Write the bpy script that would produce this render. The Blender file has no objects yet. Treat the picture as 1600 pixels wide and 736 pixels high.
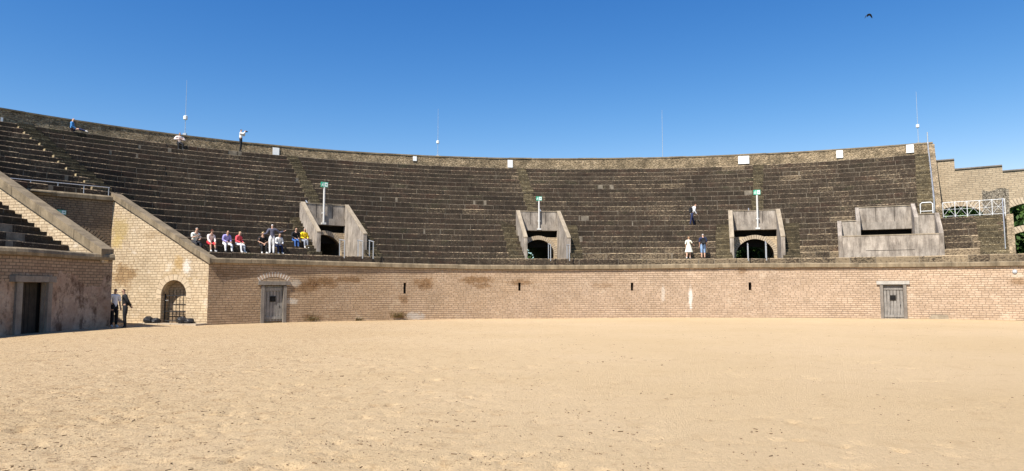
import bpy, math, random
from mathutils import Vector, Matrix, noise as mnoise
random.seed(7)
C = bpy.context.scene.collection
RAD = math.radians
# ------------------------------------------------------------------ camera numbers
F, CX, CY, EYE = 1120.0, 800.0, 368.0, 1.6
PITCH = math.atan(89 / F)
cp, sp = math.cos(PITCH), math.sin(PITCH)
def proj(p):
    x, y, z = p[0], p[1], p[2] - EYE
    dep = y * cp + z * sp; up = -y * sp + z * cp
    return CX + F * x / dep, CY - F * up / dep
def unproj(px, py, Y):
    a, b = (px - CX) / F, (CY - py) / F
    d = Vector((a, cp - b * sp, sp + b * cp))
    d *= Y / d.y
    return Vector((d.x, d.y, d.z + EYE))
# ------------------------------------------------------------------ the plan of the amphitheatre
CEN = Vector((7.5, 10.4))
def interp(tab, x):
    if x <= tab[0][0]: return tab[0][1]
    for (a, va), (b, vb) in zip(tab, tab[1:]):
        if x <= b:
            t = (x - a) / (b - a); t = t * t * (3 - 2 * t)
            return va + (vb - va) * t
    return tab[-1][1]
RIN = [(-100, 26.8), (-82, 28.2), (-69, 29.6), (-58, 31.4), (-49.5, 33.5), (-42, 34.95), (-22, 35.0), (-6, 34.45), (9, 34.45), (22, 34.75), (27, 34.7), (36, 34.4), (70, 34.3)]
def r_in(t): return interp(RIN, t)
def r_out(t): return 47.8 - .0235 * t
def pol(t, r): return Vector((CEN.x + r * math.sin(RAD(t)), CEN.y + r * math.cos(RAD(t))))
NR, RISE, Z0 = 19, .42, 3.72
ZW = 3.34                                             # top of the arena wall
def r_row(i, t):
    ri = r_in(t)
    if i == 0: return ri + .5
    ro = r_out(t)
    return ri + 1.5 + (ro - ri - 1.5) * (i - 1) / (NR - 1)
def z_row(i): return Z0 + RISE * i
def theta_at(px, rf, z, lo=-89, hi=62):
    """angle at which a curve of radius rf(t), height z shows at pixel column px"""
    best = None
    n = 600
    for k in range(n + 1):
        t = lo + (hi - lo) * k / n
        p = pol(t, rf(t))
        if p.y < 4: continue
        e = abs(proj((p.x, p.y, z))[0] - px)
        if best is None or e < best[0]: best = (e, t)
    t = best[1]; st = (hi - lo) / n
    for _ in range(30):
        st *= .6
        for q in (t - st, t + st):
            p = pol(q, rf(q))
            e = abs(proj((p.x, p.y, z))[0] - px)
            if e < best[0]: best = (e, q); t = q
    return t
# passage between the two stands
U = Vector((-.97, .243)).normalized()                 # runs outwards
NV = Vector((U.y, -U.x))                              # points away from the camera (+Y)
if NV.y < 0: NV = -NV
P0 = pol(-41.8, r_in(-41.8)); CC = Vector((-18.0, 32.3))
LP = 5.75
P1 = P0 + U * LP
Q1 = Vector((-23.9, 32.4))
SLP = .575
# ------------------------------------------------------------------ mesh builder
class MB:
    def __init__(s): s.v = []; s.f = []; s.uv = []; s.mi = []; s.tone = []
    def face(s, pts, uv=None, mi=0, tone=1.0):
        b = len(s.v); s.v.extend([tuple(p) for p in pts]); s.f.append(tuple(range(b, b + len(pts))))
        if uv is None:
            a = Vector(pts[0]); e = (Vector(pts[1]) - a); l = e.length or 1; e = e / l
            n = e.cross(Vector(pts[-1]) - a)
            q = n.cross(e); q = q.normalized() if q.length > 1e-9 else Vector((0, 0, 1))
            uv = [((Vector(p) - a).dot(e), (Vector(p) - a).dot(q)) for p in pts]
        s.uv.append(uv); s.mi.append(mi); s.tone.append(tone)
    def box(s, c, d, rz=0, mi=0, tone=1.0, bev=0.0, M=None):
        hx, hy, hz = d[0] / 2, d[1] / 2, d[2] / 2
        R = M if M is not None else Matrix.Rotation(rz, 3, 'Z')
        c = Vector(c)
        def P(x, y, z): return c + R @ Vector((x * hx, y * hy, z * hz))
        for ax in range(3):
            for sg in (-1, 1):
                q = []
                for a, b in ((-1, -1), (1, -1), (1, 1), (-1, 1)):
                    w = [0, 0, 0]; w[ax] = sg; w[(ax + 1) % 3] = a * sg; w[(ax + 2) % 3] = b
                    q.append(P(*w))
                # uv : use horizontal + vertical
                if ax == 2: uv = [((p - c).dot(R.col[0]), (p - c).dot(R.col[1])) for p in q]
                elif ax == 1: uv = [((p - c).dot(R.col[0]), p.z) for p in q]
                else: uv = [((p - c).dot(R.col[1]), p.z) for p in q]
                s.face(q, uv, mi, tone)
    def prism(s, poly, y0, y1, T=None, mi=0):
        """poly: list of (a,z) outline, extruded from y0 to y1 along the third axis; T maps (a,b,z)->world"""
        T = T or (lambda a, b, z: Vector((a, b, z)))
        s.face([T(a, y0, z) for a, z in poly], [(a, z) for a, z in poly], mi)
        s.face([T(a, y1, z) for a, z in reversed(poly)], [(a, z) for a, z in reversed(poly)], mi)
        n = len(poly); acc = 0
        for k in range(n):
            a, z = poly[k]; a2, z2 = poly[(k + 1) % n]
            l = math.hypot(a2 - a, z2 - z)
            s.face([T(a, y0, z), T(a, y1, z), T(a2, y1, z2), T(a2, y0, z2)], [(y0, acc), (y1, acc), (y1, acc + l), (y0, acc + l)], mi); acc += l
    def tube(s, pts, r, n=6, mi=0, cap=True, radii=None):
        pts = [Vector(p) for p in pts]; rings = []
        for k, p in enumerate(pts):
            d = (pts[min(k + 1, len(pts) - 1)] - pts[max(k - 1, 0)]).normalized()
            a = d.cross(Vector((0, 0, 1)))
            if a.length < .05: a = d.cross(Vector((1, 0, 0)))
            a.normalize(); b = d.cross(a)
            rr = radii[k] if radii else r
            base = len(s.v)
            for j in range(n):
                w = 2 * math.pi * j / n
                s.v.append(tuple(p + (a * math.cos(w) + b * math.sin(w)) * rr))
            rings.append(base)
        for k in range(len(rings) - 1):
            for j in range(n):
                A, B = rings[k], rings[k + 1]; j2 = (j + 1) % n
                s.f.append((A + j, A + j2, B + j2, B + j)); s.uv.append([(j / n, k), ((j + 1) / n, k), ((j + 1) / n, k + 1), (j / n, k + 1)]); s.mi.append(mi); s.tone.append(1.0)
        if cap:
            for A, rev in ((rings[0], True), (rings[-1], False)):
                idx = list(range(A, A + n))
                if rev: idx.reverse()
                s.f.append(tuple(idx)); s.uv.append([(0, 0)] * n); s.mi.append(mi); s.tone.append(1.0)
    def build(s, name, mats, parent=None, smooth=False, local=False, loc=None, rz=0):
        if not isinstance(mats, (list, tuple)): mats = [mats]
        me = bpy.data.meshes.new(name)
        off = Vector((0, 0, 0))
        if parent is not None:
            if not local: off = WORLD[parent.name]
        elif not local:
            if loc is None:
                xs = [p[0] for p in s.v]; ys = [p[1] for p in s.v]; zs = [p[2] for p in s.v]
                loc = ((min(xs) + max(xs)) / 2, (min(ys) + max(ys)) / 2, min(zs))
            off = Vector(loc)
        me.from_pydata([(x - off.x, y - off.y, z - off.z) for x, y, z in s.v], [], s.f)
        ul = me.uv_layers.new(name='UVMap'); k = 0
        flat = []
        for u in s.uv:
            for a in u: flat.extend(a)
        ul.data.foreach_set('uv', flat)
        at = me.attributes.new('tone', 'FLOAT', 'FACE'); at.data.foreach_set('value', s.tone)
        me.polygons.foreach_set('material_index', s.mi)
        for m in mats: me.materials.append(m)
        if smooth: me.polygons.foreach_set('use_smooth', [True] * len(s.f))
        me.validate(); me.update()
        o = bpy.data.objects.new(name, me); C.objects.link(o)
        if parent is not None:
            o.parent = parent; WORLD[o.name] = WORLD[parent.name]
        else:
            o.location = Vector(loc) if loc is not None else off
            o.rotation_euler.z = rz
            WORLD[o.name] = Vector(o.location)
        return o
WORLD = {}
def tag(o, label=None, cat=None, group=None, kind=None):
    if label: o['label'] = label
    if cat: o['category'] = cat
    if group: o['group'] = group
    if kind: o['kind'] = kind
    return o
def thing(name, label, cat, loc=(0, 0, 0), rz=0, group=None):
    o = bpy.data.objects.new(name, None); C.objects.link(o)
    o.location = loc; o.rotation_euler = (0, 0, rz); o.empty_display_size = .3
    WORLD[o.name] = Vector(loc)
    return tag(o, label, cat, group)
def copy_tree(o, parent=None):
    c = o.copy(); C.objects.link(c)
    if parent is not None: c.parent = parent
    WORLD[c.name] = Vector(c.location)
    for ch in list(o.children): copy_tree(ch, c)
    return c
# ------------------------------------------------------------------ materials
class NT:
    def __init__(s, name):
        s.m = bpy.data.materials.new(name); s.m.use_nodes = True
        s.t = s.m.node_tree; s.b = s.t.nodes['Principled BSDF']; s.b.inputs['Roughness'].default_value = .9
        s.b.inputs['Specular IOR Level'].default_value = .25
        tc = s.t.nodes.new('ShaderNodeTexCoord'); s.uvc = tc.outputs['UV']; s.obc = tc.outputs['Object']
    def n(s, typ, **kw):
        x = s.t.nodes.new(typ)
        for k, v in kw.items(): setattr(x, k, v)
        return x
    def link(s, a, b): s.t.links.new(a, b)
    def put(s, inp, v):
        if hasattr(v, 'is_output') or isinstance(v, bpy.types.NodeSocket): s.link(v, inp)
        else: inp.default_value = v
    def scale(s, vec, sc, loc=(0, 0, 0)):
        m = s.n('ShaderNodeMapping'); s.link(vec, m.inputs['Vector']); m.inputs['Scale'].default_value = sc; m.inputs['Location'].default_value = loc
        return m.outputs[0]
    def noise(s, sc, det=4, vec=None, rough=.6, dist=0.0):
        x = s.n('ShaderNodeTexNoise'); s.link(vec or s.obc, x.inputs['Vector'])
        x.inputs['Scale'].default_value = sc; x.inputs['Detail'].default_value = det; x.inputs['Roughness'].default_value = rough; x.inputs['Distortion'].default_value = dist
        return x.outputs['Fac']
    def ramp(s, fac, stops):
        r = s.n('ShaderNodeValToRGB'); s.link(fac, r.inputs[0]); e = r.color_ramp.elements
        while len(e) < len(stops): e.new(.5)
        for k, (p, c) in enumerate(stops):
            e[k].position = p; c = (c, c, c) if isinstance(c, (int, float)) else c
            e[k].color = (c[0], c[1], c[2], 1)
        return r.outputs[0]
    def mix(s, fac, a, b, mode='MIX'):
        x = s.n('ShaderNodeMix', data_type='RGBA', blend_type=mode)
        s.put(x.inputs[0], fac)
        for i, v in ((6, a), (7, b)):
            if isinstance(v, (tuple, list)): x.inputs[i].default_value = (v[0], v[1], v[2], 1)
            else: s.link(v, x.inputs[i])
        return x.outputs[2]
    def math(s, op, a, b=0.0, c=None):
        x = s.n('ShaderNodeMath', operation=op); s.put(x.inputs[0], a); s.put(x.inputs[1], b)
        if c is not None: s.put(x.inputs[2], c)
        return x.outputs[0]
    def attr(s, name):
        x = s.n('ShaderNodeAttribute', attribute_name=name); return x.outputs['Fac']
    def bump(s, h, strength=.5, dist=.02, nrm=None):
        x = s.n('ShaderNodeBump'); s.link(h, x.inputs['Height']); x.inputs['Strength'].default_value = strength; x.inputs['Distance'].default_value = dist
        if nrm is not None: s.link(nrm, x.inputs['Normal'])
        return x.outputs[0]
    def done(s, col, bump=None, rough=None):
        s.put(s.b.inputs['Base Color'], (*col, 1) if isinstance(col, tuple) else col)
        if bump is not None: s.link(bump, s.b.inputs['Normal'])
        if rough is not None: s.b.inputs['Roughness'].default_value = rough
        return s.m
def m_brick(name, c1, c2, mort, bw=.27, rh=.115, ms=.014, var=(.72, 1.18), stains=(), dark=None, light=None, grad=None):
    t = NT(name)
    wob = t.n('ShaderNodeTexNoise'); t.link(t.scale(t.uvc, (1, 1, 1)), wob.inputs['Vector']); wob.inputs['Scale'].default_value = 2.2; wob.inputs['Detail'].default_value = 3
    vs = t.n('ShaderNodeVectorMath', operation='MULTIPLY_ADD'); t.link(wob.outputs['Color'], vs.inputs[0]); vs.inputs[1].default_value = (.07, .05, 0); t.link(t.uvc, vs.inputs[2])
    b = t.n('ShaderNodeTexBrick', offset=.5, squash=1.15, squash_frequency=3); t.link(vs.outputs[0], b.inputs['Vector'])
    b.inputs['Color1'].default_value = (*c1, 1); b.inputs['Color2'].default_value = (*c2, 1); b.inputs['Mortar'].default_value = (*mort, 1)
    b.inputs['Scale'].default_value = 1; b.inputs['Mortar Size'].default_value = ms; b.inputs['Mortar Smooth'].default_value = .35
    b.inputs['Brick Width'].default_value = bw; b.inputs['Row Height'].default_value = rh; b.inputs['Bias'].default_value = -.1
    col = b.outputs['Color']
    uvs = t.scale(t.uvc, (1, 1, 1))
    big = t.noise(.55, 5, uvs, .65); fine = t.noise(9, 5, uvs, .7)
    col = t.mix(1, col, t.ramp(big, [(.28, var[0]), (.72, var[1])]), 'MULTIPLY')
    col = t.mix(1, col, t.ramp(fine, [(.25, .78), (.75, 1.15)]), 'MULTIPLY')
    if light: # pale repaired patches
        mk = t.ramp(t.noise(1.1, 6, t.scale(t.uvc, (1, 1, 1), (7, 3, 0)), .72), [(.58, 0), (.68, .75)])
        col = t.mix(mk, col, light)
    if dark:
        mk = t.ramp(t.noise(.8, 7, t.scale(t.uvc, (1, 1.3, 1), (3, 9, 0)), .75), [(.56, 0), (.7, .8)])
        col = t.mix(mk, col, dark)
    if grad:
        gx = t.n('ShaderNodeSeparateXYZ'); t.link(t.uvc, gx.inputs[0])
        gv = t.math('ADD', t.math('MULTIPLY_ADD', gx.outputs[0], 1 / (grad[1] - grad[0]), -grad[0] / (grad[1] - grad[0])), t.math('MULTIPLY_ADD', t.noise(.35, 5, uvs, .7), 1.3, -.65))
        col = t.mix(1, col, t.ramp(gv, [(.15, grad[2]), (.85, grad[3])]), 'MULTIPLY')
    rag = t.noise(2.1, 8, uvs, .85)
    for (u, z, ru, rz_, c, amt) in stains:
        m = t.n('ShaderNodeMapping', vector_type='TEXTURE'); t.link(t.uvc, m.inputs['Vector']); m.inputs['Location'].default_value = (u, z, 0); m.inputs['Scale'].default_value = (ru, rz_, 1)
        ln = t.n('ShaderNodeVectorMath', operation='LENGTH'); t.link(m.outputs[0], ln.inputs[0])
        v = t.math('ADD', ln.outputs['Value'], t.math('MULTIPLY_ADD', rag, 3.4, -.95))
        mk = t.ramp(t.math('MULTIPLY', v, .5), [(.62, amt), (.86, 0)])
        if max(c) < .3:
            col = t.mix(mk, col, t.mix(1, col, (.60, .47, .31), 'MULTIPLY'))
            mk2 = t.math('MULTIPLY', mk, t.ramp(t.noise(4.5, 6, uvs, .85), [(.52, 0), (.62, .8)]))
            col = t.mix(mk2, col, (.055, .032, .02))
        else: col = t.mix(mk, col, c)
    if grad:  # open bed joints, darker in patches
        sv_ = t.n('ShaderNodeSeparateXYZ'); t.link(vs.outputs[0], sv_.inputs[0])
        ln_ = t.math('LESS_THAN', t.math('FRACT', t.math('DIVIDE', sv_.outputs[1], rh)), .2)
        pt = t.ramp(t.noise(.9, 7, t.scale(t.uvc, (.5, 1.6, 1), (3, 1, 0)), .8), [(.46, .08), (.62, .85)])
        col = t.mix(t.math('MULTIPLY', ln_, pt), col, (.12, .08, .05))
        ch_ = t.ramp(t.noise(3.2, 5, t.scale(t.uvc, (1, 2.2, 1), (6, 2, 0)), .8), [(.60, 0), (.68, .55)])
        col = t.mix(ch_, col, (.60, .50, .38))
    h = t.math('ADD', t.math('MULTIPLY', b.outputs['Fac'], -1.0), t.math('MULTIPLY', fine, .8))
    return t.done(col, t.bump(h, .9, .025))
def m_concrete(name, base, dark, streak=.9):
    t = NT(name)
    st = t.noise(1, 6, t.scale(t.uvc, (2.1, .42, 1)), .72)
    col = t.mix(t.ramp(st, [(.40, streak), (.60, 0)]), base, dark)
    bl = t.noise(1.6, 6, t.scale(t.uvc, (1, 1, 1), (5, 1, 0)), .7)
    col = t.mix(1, col, t.ramp(bl, [(.25, .62), (.7, 1.15)]), 'MULTIPLY')
    sp_ = t.noise(28, 3, None, .6)
    col = t.mix(1, col, t.ramp(sp_, [(.3, .85), (.7, 1.08)]), 'MULTIPLY')
    return t.done(col, t.bump(t.math('ADD', sp_, bl), .5, .01))
def m_rubble(name, c1, c2, gap, sc=4.5, stretch=1.7, dark=(.06, .05, .035), damt=.8):
    t = NT(name)
    v = t.n('ShaderNodeTexVoronoi', feature='DISTANCE_TO_EDGE'); vc = t.n('ShaderNodeTexVoronoi')
    vec = t.scale(t.uvc, (1, stretch, 1))
    for x in (v, vc): t.link(vec, x.inputs['Vector']); x.inputs['Scale'].default_value = sc
    sepc = t.n('ShaderNodeSeparateColor'); t.link(vc.outputs['Color'], sepc.inputs[0])
    col = t.mix(sepc.outputs[0], c1, c2)
    col = t.mix(t.ramp(v.outputs['Distance'], [(.02, 1), (.09, 0)]), col, gap)
    n1 = t.noise(1.3, 7, None, .75); n2 = t.noise(11, 5, None, .7)
    col = t.mix(t.ramp(n1, [(.42, 0), (.62, damt)]), col, dark)
    col = t.mix(1, col, t.ramp(n2, [(.25, .6), (.75, 1.25)]), 'MULTIPLY')
    h = t.math('ADD', t.ramp(v.outputs['Distance'], [(0, 0), (.12, 1)]), t.math('MULTIPLY', n2, .7))
    return t.done(col, t.bump(h, .9, .04))
def m_plain(name, col, rough=.8, metal=0.0, var=.12, sc=14):
    t = NT(name); t.b.inputs['Metallic'].default_value = metal
    n = t.noise(sc, 4)
    return t.done(t.mix(1, col, t.ramp(n, [(.25, 1 - var), (.75, 1 + var)]), 'MULTIPLY'), t.bump(n, .15, .004), rough)
def m_seat():
    t = NT('weathered_seat_stone')
    tone = t.attr('tone')
    uvs = t.uvc
    n1 = t.noise(2.0, 7, t.scale(uvs, (1, 1, 1)), .75); n2 = t.noise(7.5, 6, t.scale(uvs, (1, 1.5, 1)), .82); n3 = t.noise(.22, 4, None, .6)
    st = t.noise(1, 5, t.scale(uvs, (7, .7, 1)), .7)
    col = t.mix(t.ramp(n1, [(.3, 0), (.7, 1)]), (.021, .0142, .009), (.066, .047, .031))
    hue = t.noise(.9, 5, t.scale(uvs, (.6, 1.2, 1), (2, 8, 0)), .75)
    col = t.mix(t.ramp(hue, [(.30, .75), (.46, 0)]), col, (.062, .031, .020)); col = t.mix(t.ramp(hue, [(.56, 0), (.7, .7)]), col, (.040, .040, .020))
    col = t.mix(t.ramp(st, [(.54, 0), (.72, .5)]), col, (.15, .125, .09))              # lime runs
    # pale lichen speckle, more of it where the wear attribute is high
    wear = t.attr('wear')
    lim = t.math('SUBTRACT', t.math('ADD', n2, t.math('MULTIPLY', wear, .20)), .0)
    lim = t.math('ADD', lim, t.math('MULTIPLY', t.math('SUBTRACT', n3, .5), .22))
    col = t.mix(t.ramp(lim, [(.575, 0), (.66, .8)]), col, (.26, .195, .12))
    col = t.mix(t.ramp(t.noise(5.5, 5, None, .8), [(.56, 0), (.66, .7)]), col, (.022, .018, .013))
    col = t.mix(1, col, t.ramp(n3, [(.3, .8), (.7, 1.2)]), 'MULTIPLY')
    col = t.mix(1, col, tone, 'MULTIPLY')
    h = t.math('ADD', n2, n1)
    return t.done(col, t.bump(h, .7, .03))
def m_stairs():
    t = NT('lichen_step_stone'); n1 = t.noise(3, 6, None, .7); n2 = t.noise(16, 5, None, .7)
    col = t.mix(t.ramp(n1, [(.35, 0), (.65, 1)]), (.04, .03, .017), (.13, .10, .055))
    col = t.mix(t.ramp(n2, [(.54, 0), (.68, .8)]), col, (.38, .32, .21))
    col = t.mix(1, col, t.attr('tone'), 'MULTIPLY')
    return t.done(col, t.bump(n2, .6, .02))
def m_wood(name, c1, c2):
    t = NT(name); n = t.noise(1, 6, t.scale(t.uvc, (16, 1.1, 1)), .7); n2 = t.noise(3.0, 5, None, .7)
    col = t.mix(t.ramp(n, [(.3, 0), (.7, 1)]), c1, c2)
    col = t.mix(1, col, t.ramp(n2, [(.3, .65), (.7, 1.15)]), 'MULTIPLY')
    return t.done(col, t.bump(n, .6, .01))
def m_sand():
    t = NT('arena_sand')
    n0 = t.noise(.16, 4, None, .55); n1 = t.noise(1.6, 6, None, .7); n2 = t.noise(14, 6, None, .75); n3 = t.noise(120, 3, None, .7)
    col = t.mix(t.ramp(n0, [(.35, 0), (.65, 1)]), (.54, .390, .218), (.575, .422, .248))
    col = t.mix(t.ramp(n1, [(.54, 0), (.74, .4)]), col, (.36, .225, .10))
    col = t.mix(1, col, t.ramp(n2, [(.25, .86), (.75, 1.08)]), 'MULTIPLY')
    col = t.mix(1, col, t.ramp(n3, [(.25, .8), (.75, 1.14)]), 'MULTIPLY')
    sx = t.n('ShaderNodeSeparateXYZ'); t.link(t.obc, sx.inputs[0])
    left = t.ramp(t.math('MULTIPLY_ADD', sx.outputs[0], .03, .5), [(.3, .10), (.62, 0)])      # the left side is trampled and littered
    n5 = t.math('ADD', t.noise(3.6, 6, None, .8), left)
    col = t.mix(t.ramp(n5, [(.595, 0), (.70, .5)]), col, (.33, .205, .095))
    fl = t.ramp(t.math('ADD', t.noise(24, 4, None, .65), left), [(.635, 0), (.69, .8)])
    fl = t.math('MULTIPLY', fl, t.ramp(t.math('ADD', t.noise(1.1, 6, None, .75), t.math('MULTIPLY', left, 1.6)), [(.46, .12), (.62, 1)]))
    col = t.mix(fl, col, (.17, .10, .045))
    n4 = t.noise(38, 4, None, .7)
    h = t.math('ADD', t.math('MULTIPLY', n2, .8), t.math('ADD', t.math('MULTIPLY', n4, .8), t.math('MULTIPLY', n3, .2)))
    return t.done(col, t.bump(h, .85, .05), .95)
def m_leaf(name, c1, c2):
    t = NT(name); t.b.inputs['Roughness'].default_value = .55
    return t.done(t.mix(t.attr('tone'), c1, c2))
M = {}
M['seat'] = m_seat()
M['mortar'] = m_plain('seat_mortar', (.19, .158, .118), .95, 0, .55, 3)
M['stair'] = m_stairs()
M['sand'] = m_sand()
M['coping'] = m_concrete('coping_stone', (.30, .232, .148), (.12, .092, .058), .7)
M['cope_light'] = m_concrete('pale_coping_stone', (.40, .33, .24), (.2, .155, .1), .6)
M['parapet'] = m_rubble('parapet_rubble', (.37, .275, .165), (.52, .395, .25), (.22, .165, .10), 5.5, 2.0, (.075, .058, .034), .74)
M['concrete'] = m_concrete('streaked_concrete', (.45, .388, .32), (.15, .122, .098), .82)
M['concrete_d'] = m_concrete('lintel_concrete', (.42, .36, .295), (.15, .125, .10), .75)
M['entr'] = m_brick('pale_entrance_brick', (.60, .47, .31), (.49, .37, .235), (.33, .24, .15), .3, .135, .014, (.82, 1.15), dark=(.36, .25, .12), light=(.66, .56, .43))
M['entr_st'] = m_brick('stained_entrance_brick', (.60, .47, .31), (.49, .37, .235), (.33, .24, .15), .3, .135, .014, (.82, 1.15), dark=(.38, .27, .14), light=(.66, .56, .43),
    stains=((.5, 5.0, .7, .8, (.38, .27, .10), .7), (.35, 4.3, .5, .5, (.5, .36, .12), .6), (.9, 2.5, 1.0, .75, (.20, .125, .065), .8), (4.3, 3.1, .35, .6, (.40, .25, .09), .7), (4.75, 2.9, .3, .5, (.72, .68, .6), .7), (4.0, 2.6, .5, .3, (.36, .24, .1), .5), (2.6, 4.6, .9, .25, (.3, .2, .1), .5)))
M['facade'] = m_brick('facade_brick', (.44, .345, .23), (.36, .275, .18), (.30, .24, .17), .3, .14, .014, (.85, 1.12))
M['arch'] = m_brick('arch_brick', (.52, .42, .3), (.43, .33, .22), (.26, .2, .14), .11, .6, .016)
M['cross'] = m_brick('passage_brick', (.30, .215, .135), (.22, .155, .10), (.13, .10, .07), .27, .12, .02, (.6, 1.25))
M['dark'] = m_plain('dark_interior', (.015, .013, .011), .95)  # near-black colour stands in for shade inside openings; also joints and grooves
M['steel'] = m_plain('galvanised_steel', (.50, .51, .52), .42, .6, .08)
M['whitemetal'] = m_plain('white_painted_metal', (.72, .72, .70), .5, 0, .06)
M['iron'] = m_plain('black_iron', (.02, .02, .021), .5, .5)
M['pole'] = m_plain('pale_pole_paint', (.62, .60, .56), .5, 0, .08)
M['panel'] = m_plain('white_panel', (.78, .78, .76), .5, 0, .06, 3)
M['green'] = m_plain('exit_sign_green', (.05, .36, .22), .4, 0, .05)
M['signwhite'] = m_plain('exit_sign_white', (.72, .80, .77), .4, 0, .04)
M['wood'] = m_wood('weathered_grey_wood', (.13, .115, .10), (.40, .37, .33))
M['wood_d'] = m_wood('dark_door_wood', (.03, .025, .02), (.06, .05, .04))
M['frame'] = m_concrete('grey_door_frame_stone', (.27, .235, .195), (.12, .1, .085), .5)
M['frame_l'] = m_concrete('pale_door_frame_stone', (.50, .46, .40), (.27, .24, .2), .4)
M['sack'] = m_plain('black_plastic_sack', (.022, .022, .024), .38, 0, .3, 6)
M['paving'] = m_concrete('pale_paving', (.46, .38, .28), (.3, .24, .17), .5)
M['bark'] = m_plain('bark', (.09, .065, .045), .9, 0, .4, 9)
M['leaf'] = m_leaf('leaf_green', (.022, .05, .011), (.075, .135, .028))
M['weed'] = m_leaf('dry_weed', (.12, .085, .035), (.23, .17, .075))
M['grass'] = m_plain('grass_ground', (.055, .085, .025), .95, 0, .4, .6)
M['debris'] = m_plain('sand_debris_brown', (.13, .08, .04), .95, 0, .5, 30)
M['debris'].node_tree.nodes['Principled BSDF'].inputs['Roughness'].default_value = .95
def plaster():
    t = NT('stained_plaster')
    n1 = t.noise(.7, 7, t.scale(t.uvc, (1, .8, 1)), .7, .2); n2 = t.noise(1.5, 8, t.scale(t.uvc, (1.2, .6, 1), (4, 2, 0)), .78, .15); n3 = t.noise(9, 5, None, .7)
    col = t.mix(t.ramp(n1, [(.35, 0), (.6, 1)]), (.25, .145, .09), (.42, .315, .235))
    col = t.mix(t.ramp(n2, [(.49, 0), (.61, .88)]), col, (.085, .048, .03))
    col = t.mix(t.ramp(t.noise(1.1, 5, t.scale(t.uvc, (1, 1, 1), (9, 9, 0)), .75, .1), [(.58, 0), (.66, .7)]), col, (.47, .36, .24))
    # bare brick where the plaster has fallen (upper left)
    b = t.n('ShaderNodeTexBrick'); t.link(t.uvc, b.inputs['Vector']); b.inputs['Scale'].default_value = 1; b.inputs['Brick Width'].default_value = .28; b.inputs['Row Height'].default_value = .125; b.inputs['Mortar Size'].default_value = .014
    b.inputs['Color1'].default_value = (.36, .25, .16, 1); b.inputs['Color2'].default_value = (.27, .18, .115, 1); b.inputs['Mortar'].default_value = (.12, .09, .065, 1)
    sx = t.n('ShaderNodeSeparateXYZ'); t.link(t.uvc, sx.inputs[0])
    v = t.math('ADD', t.math('MULTIPLY', sx.outputs[1], .25), t.math('MULTIPLY', t.noise(.8, 6, t.scale(t.uvc, (1, 1, 1), (2, 5, 0)), .7), .9))
    mk = t.ramp(v, [(.98, 0), (1.06, 1)])
    col = t.mix(mk, col, b.outputs['Color'])
    col = t.mix(1, col, t.ramp(n3, [(.25, .75), (.75, 1.15)]), 'MULTIPLY')
    return t.done(col, t.bump(t.math('ADD', n2, n3), .6, .03))
M['plaster'] = plaster()
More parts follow.
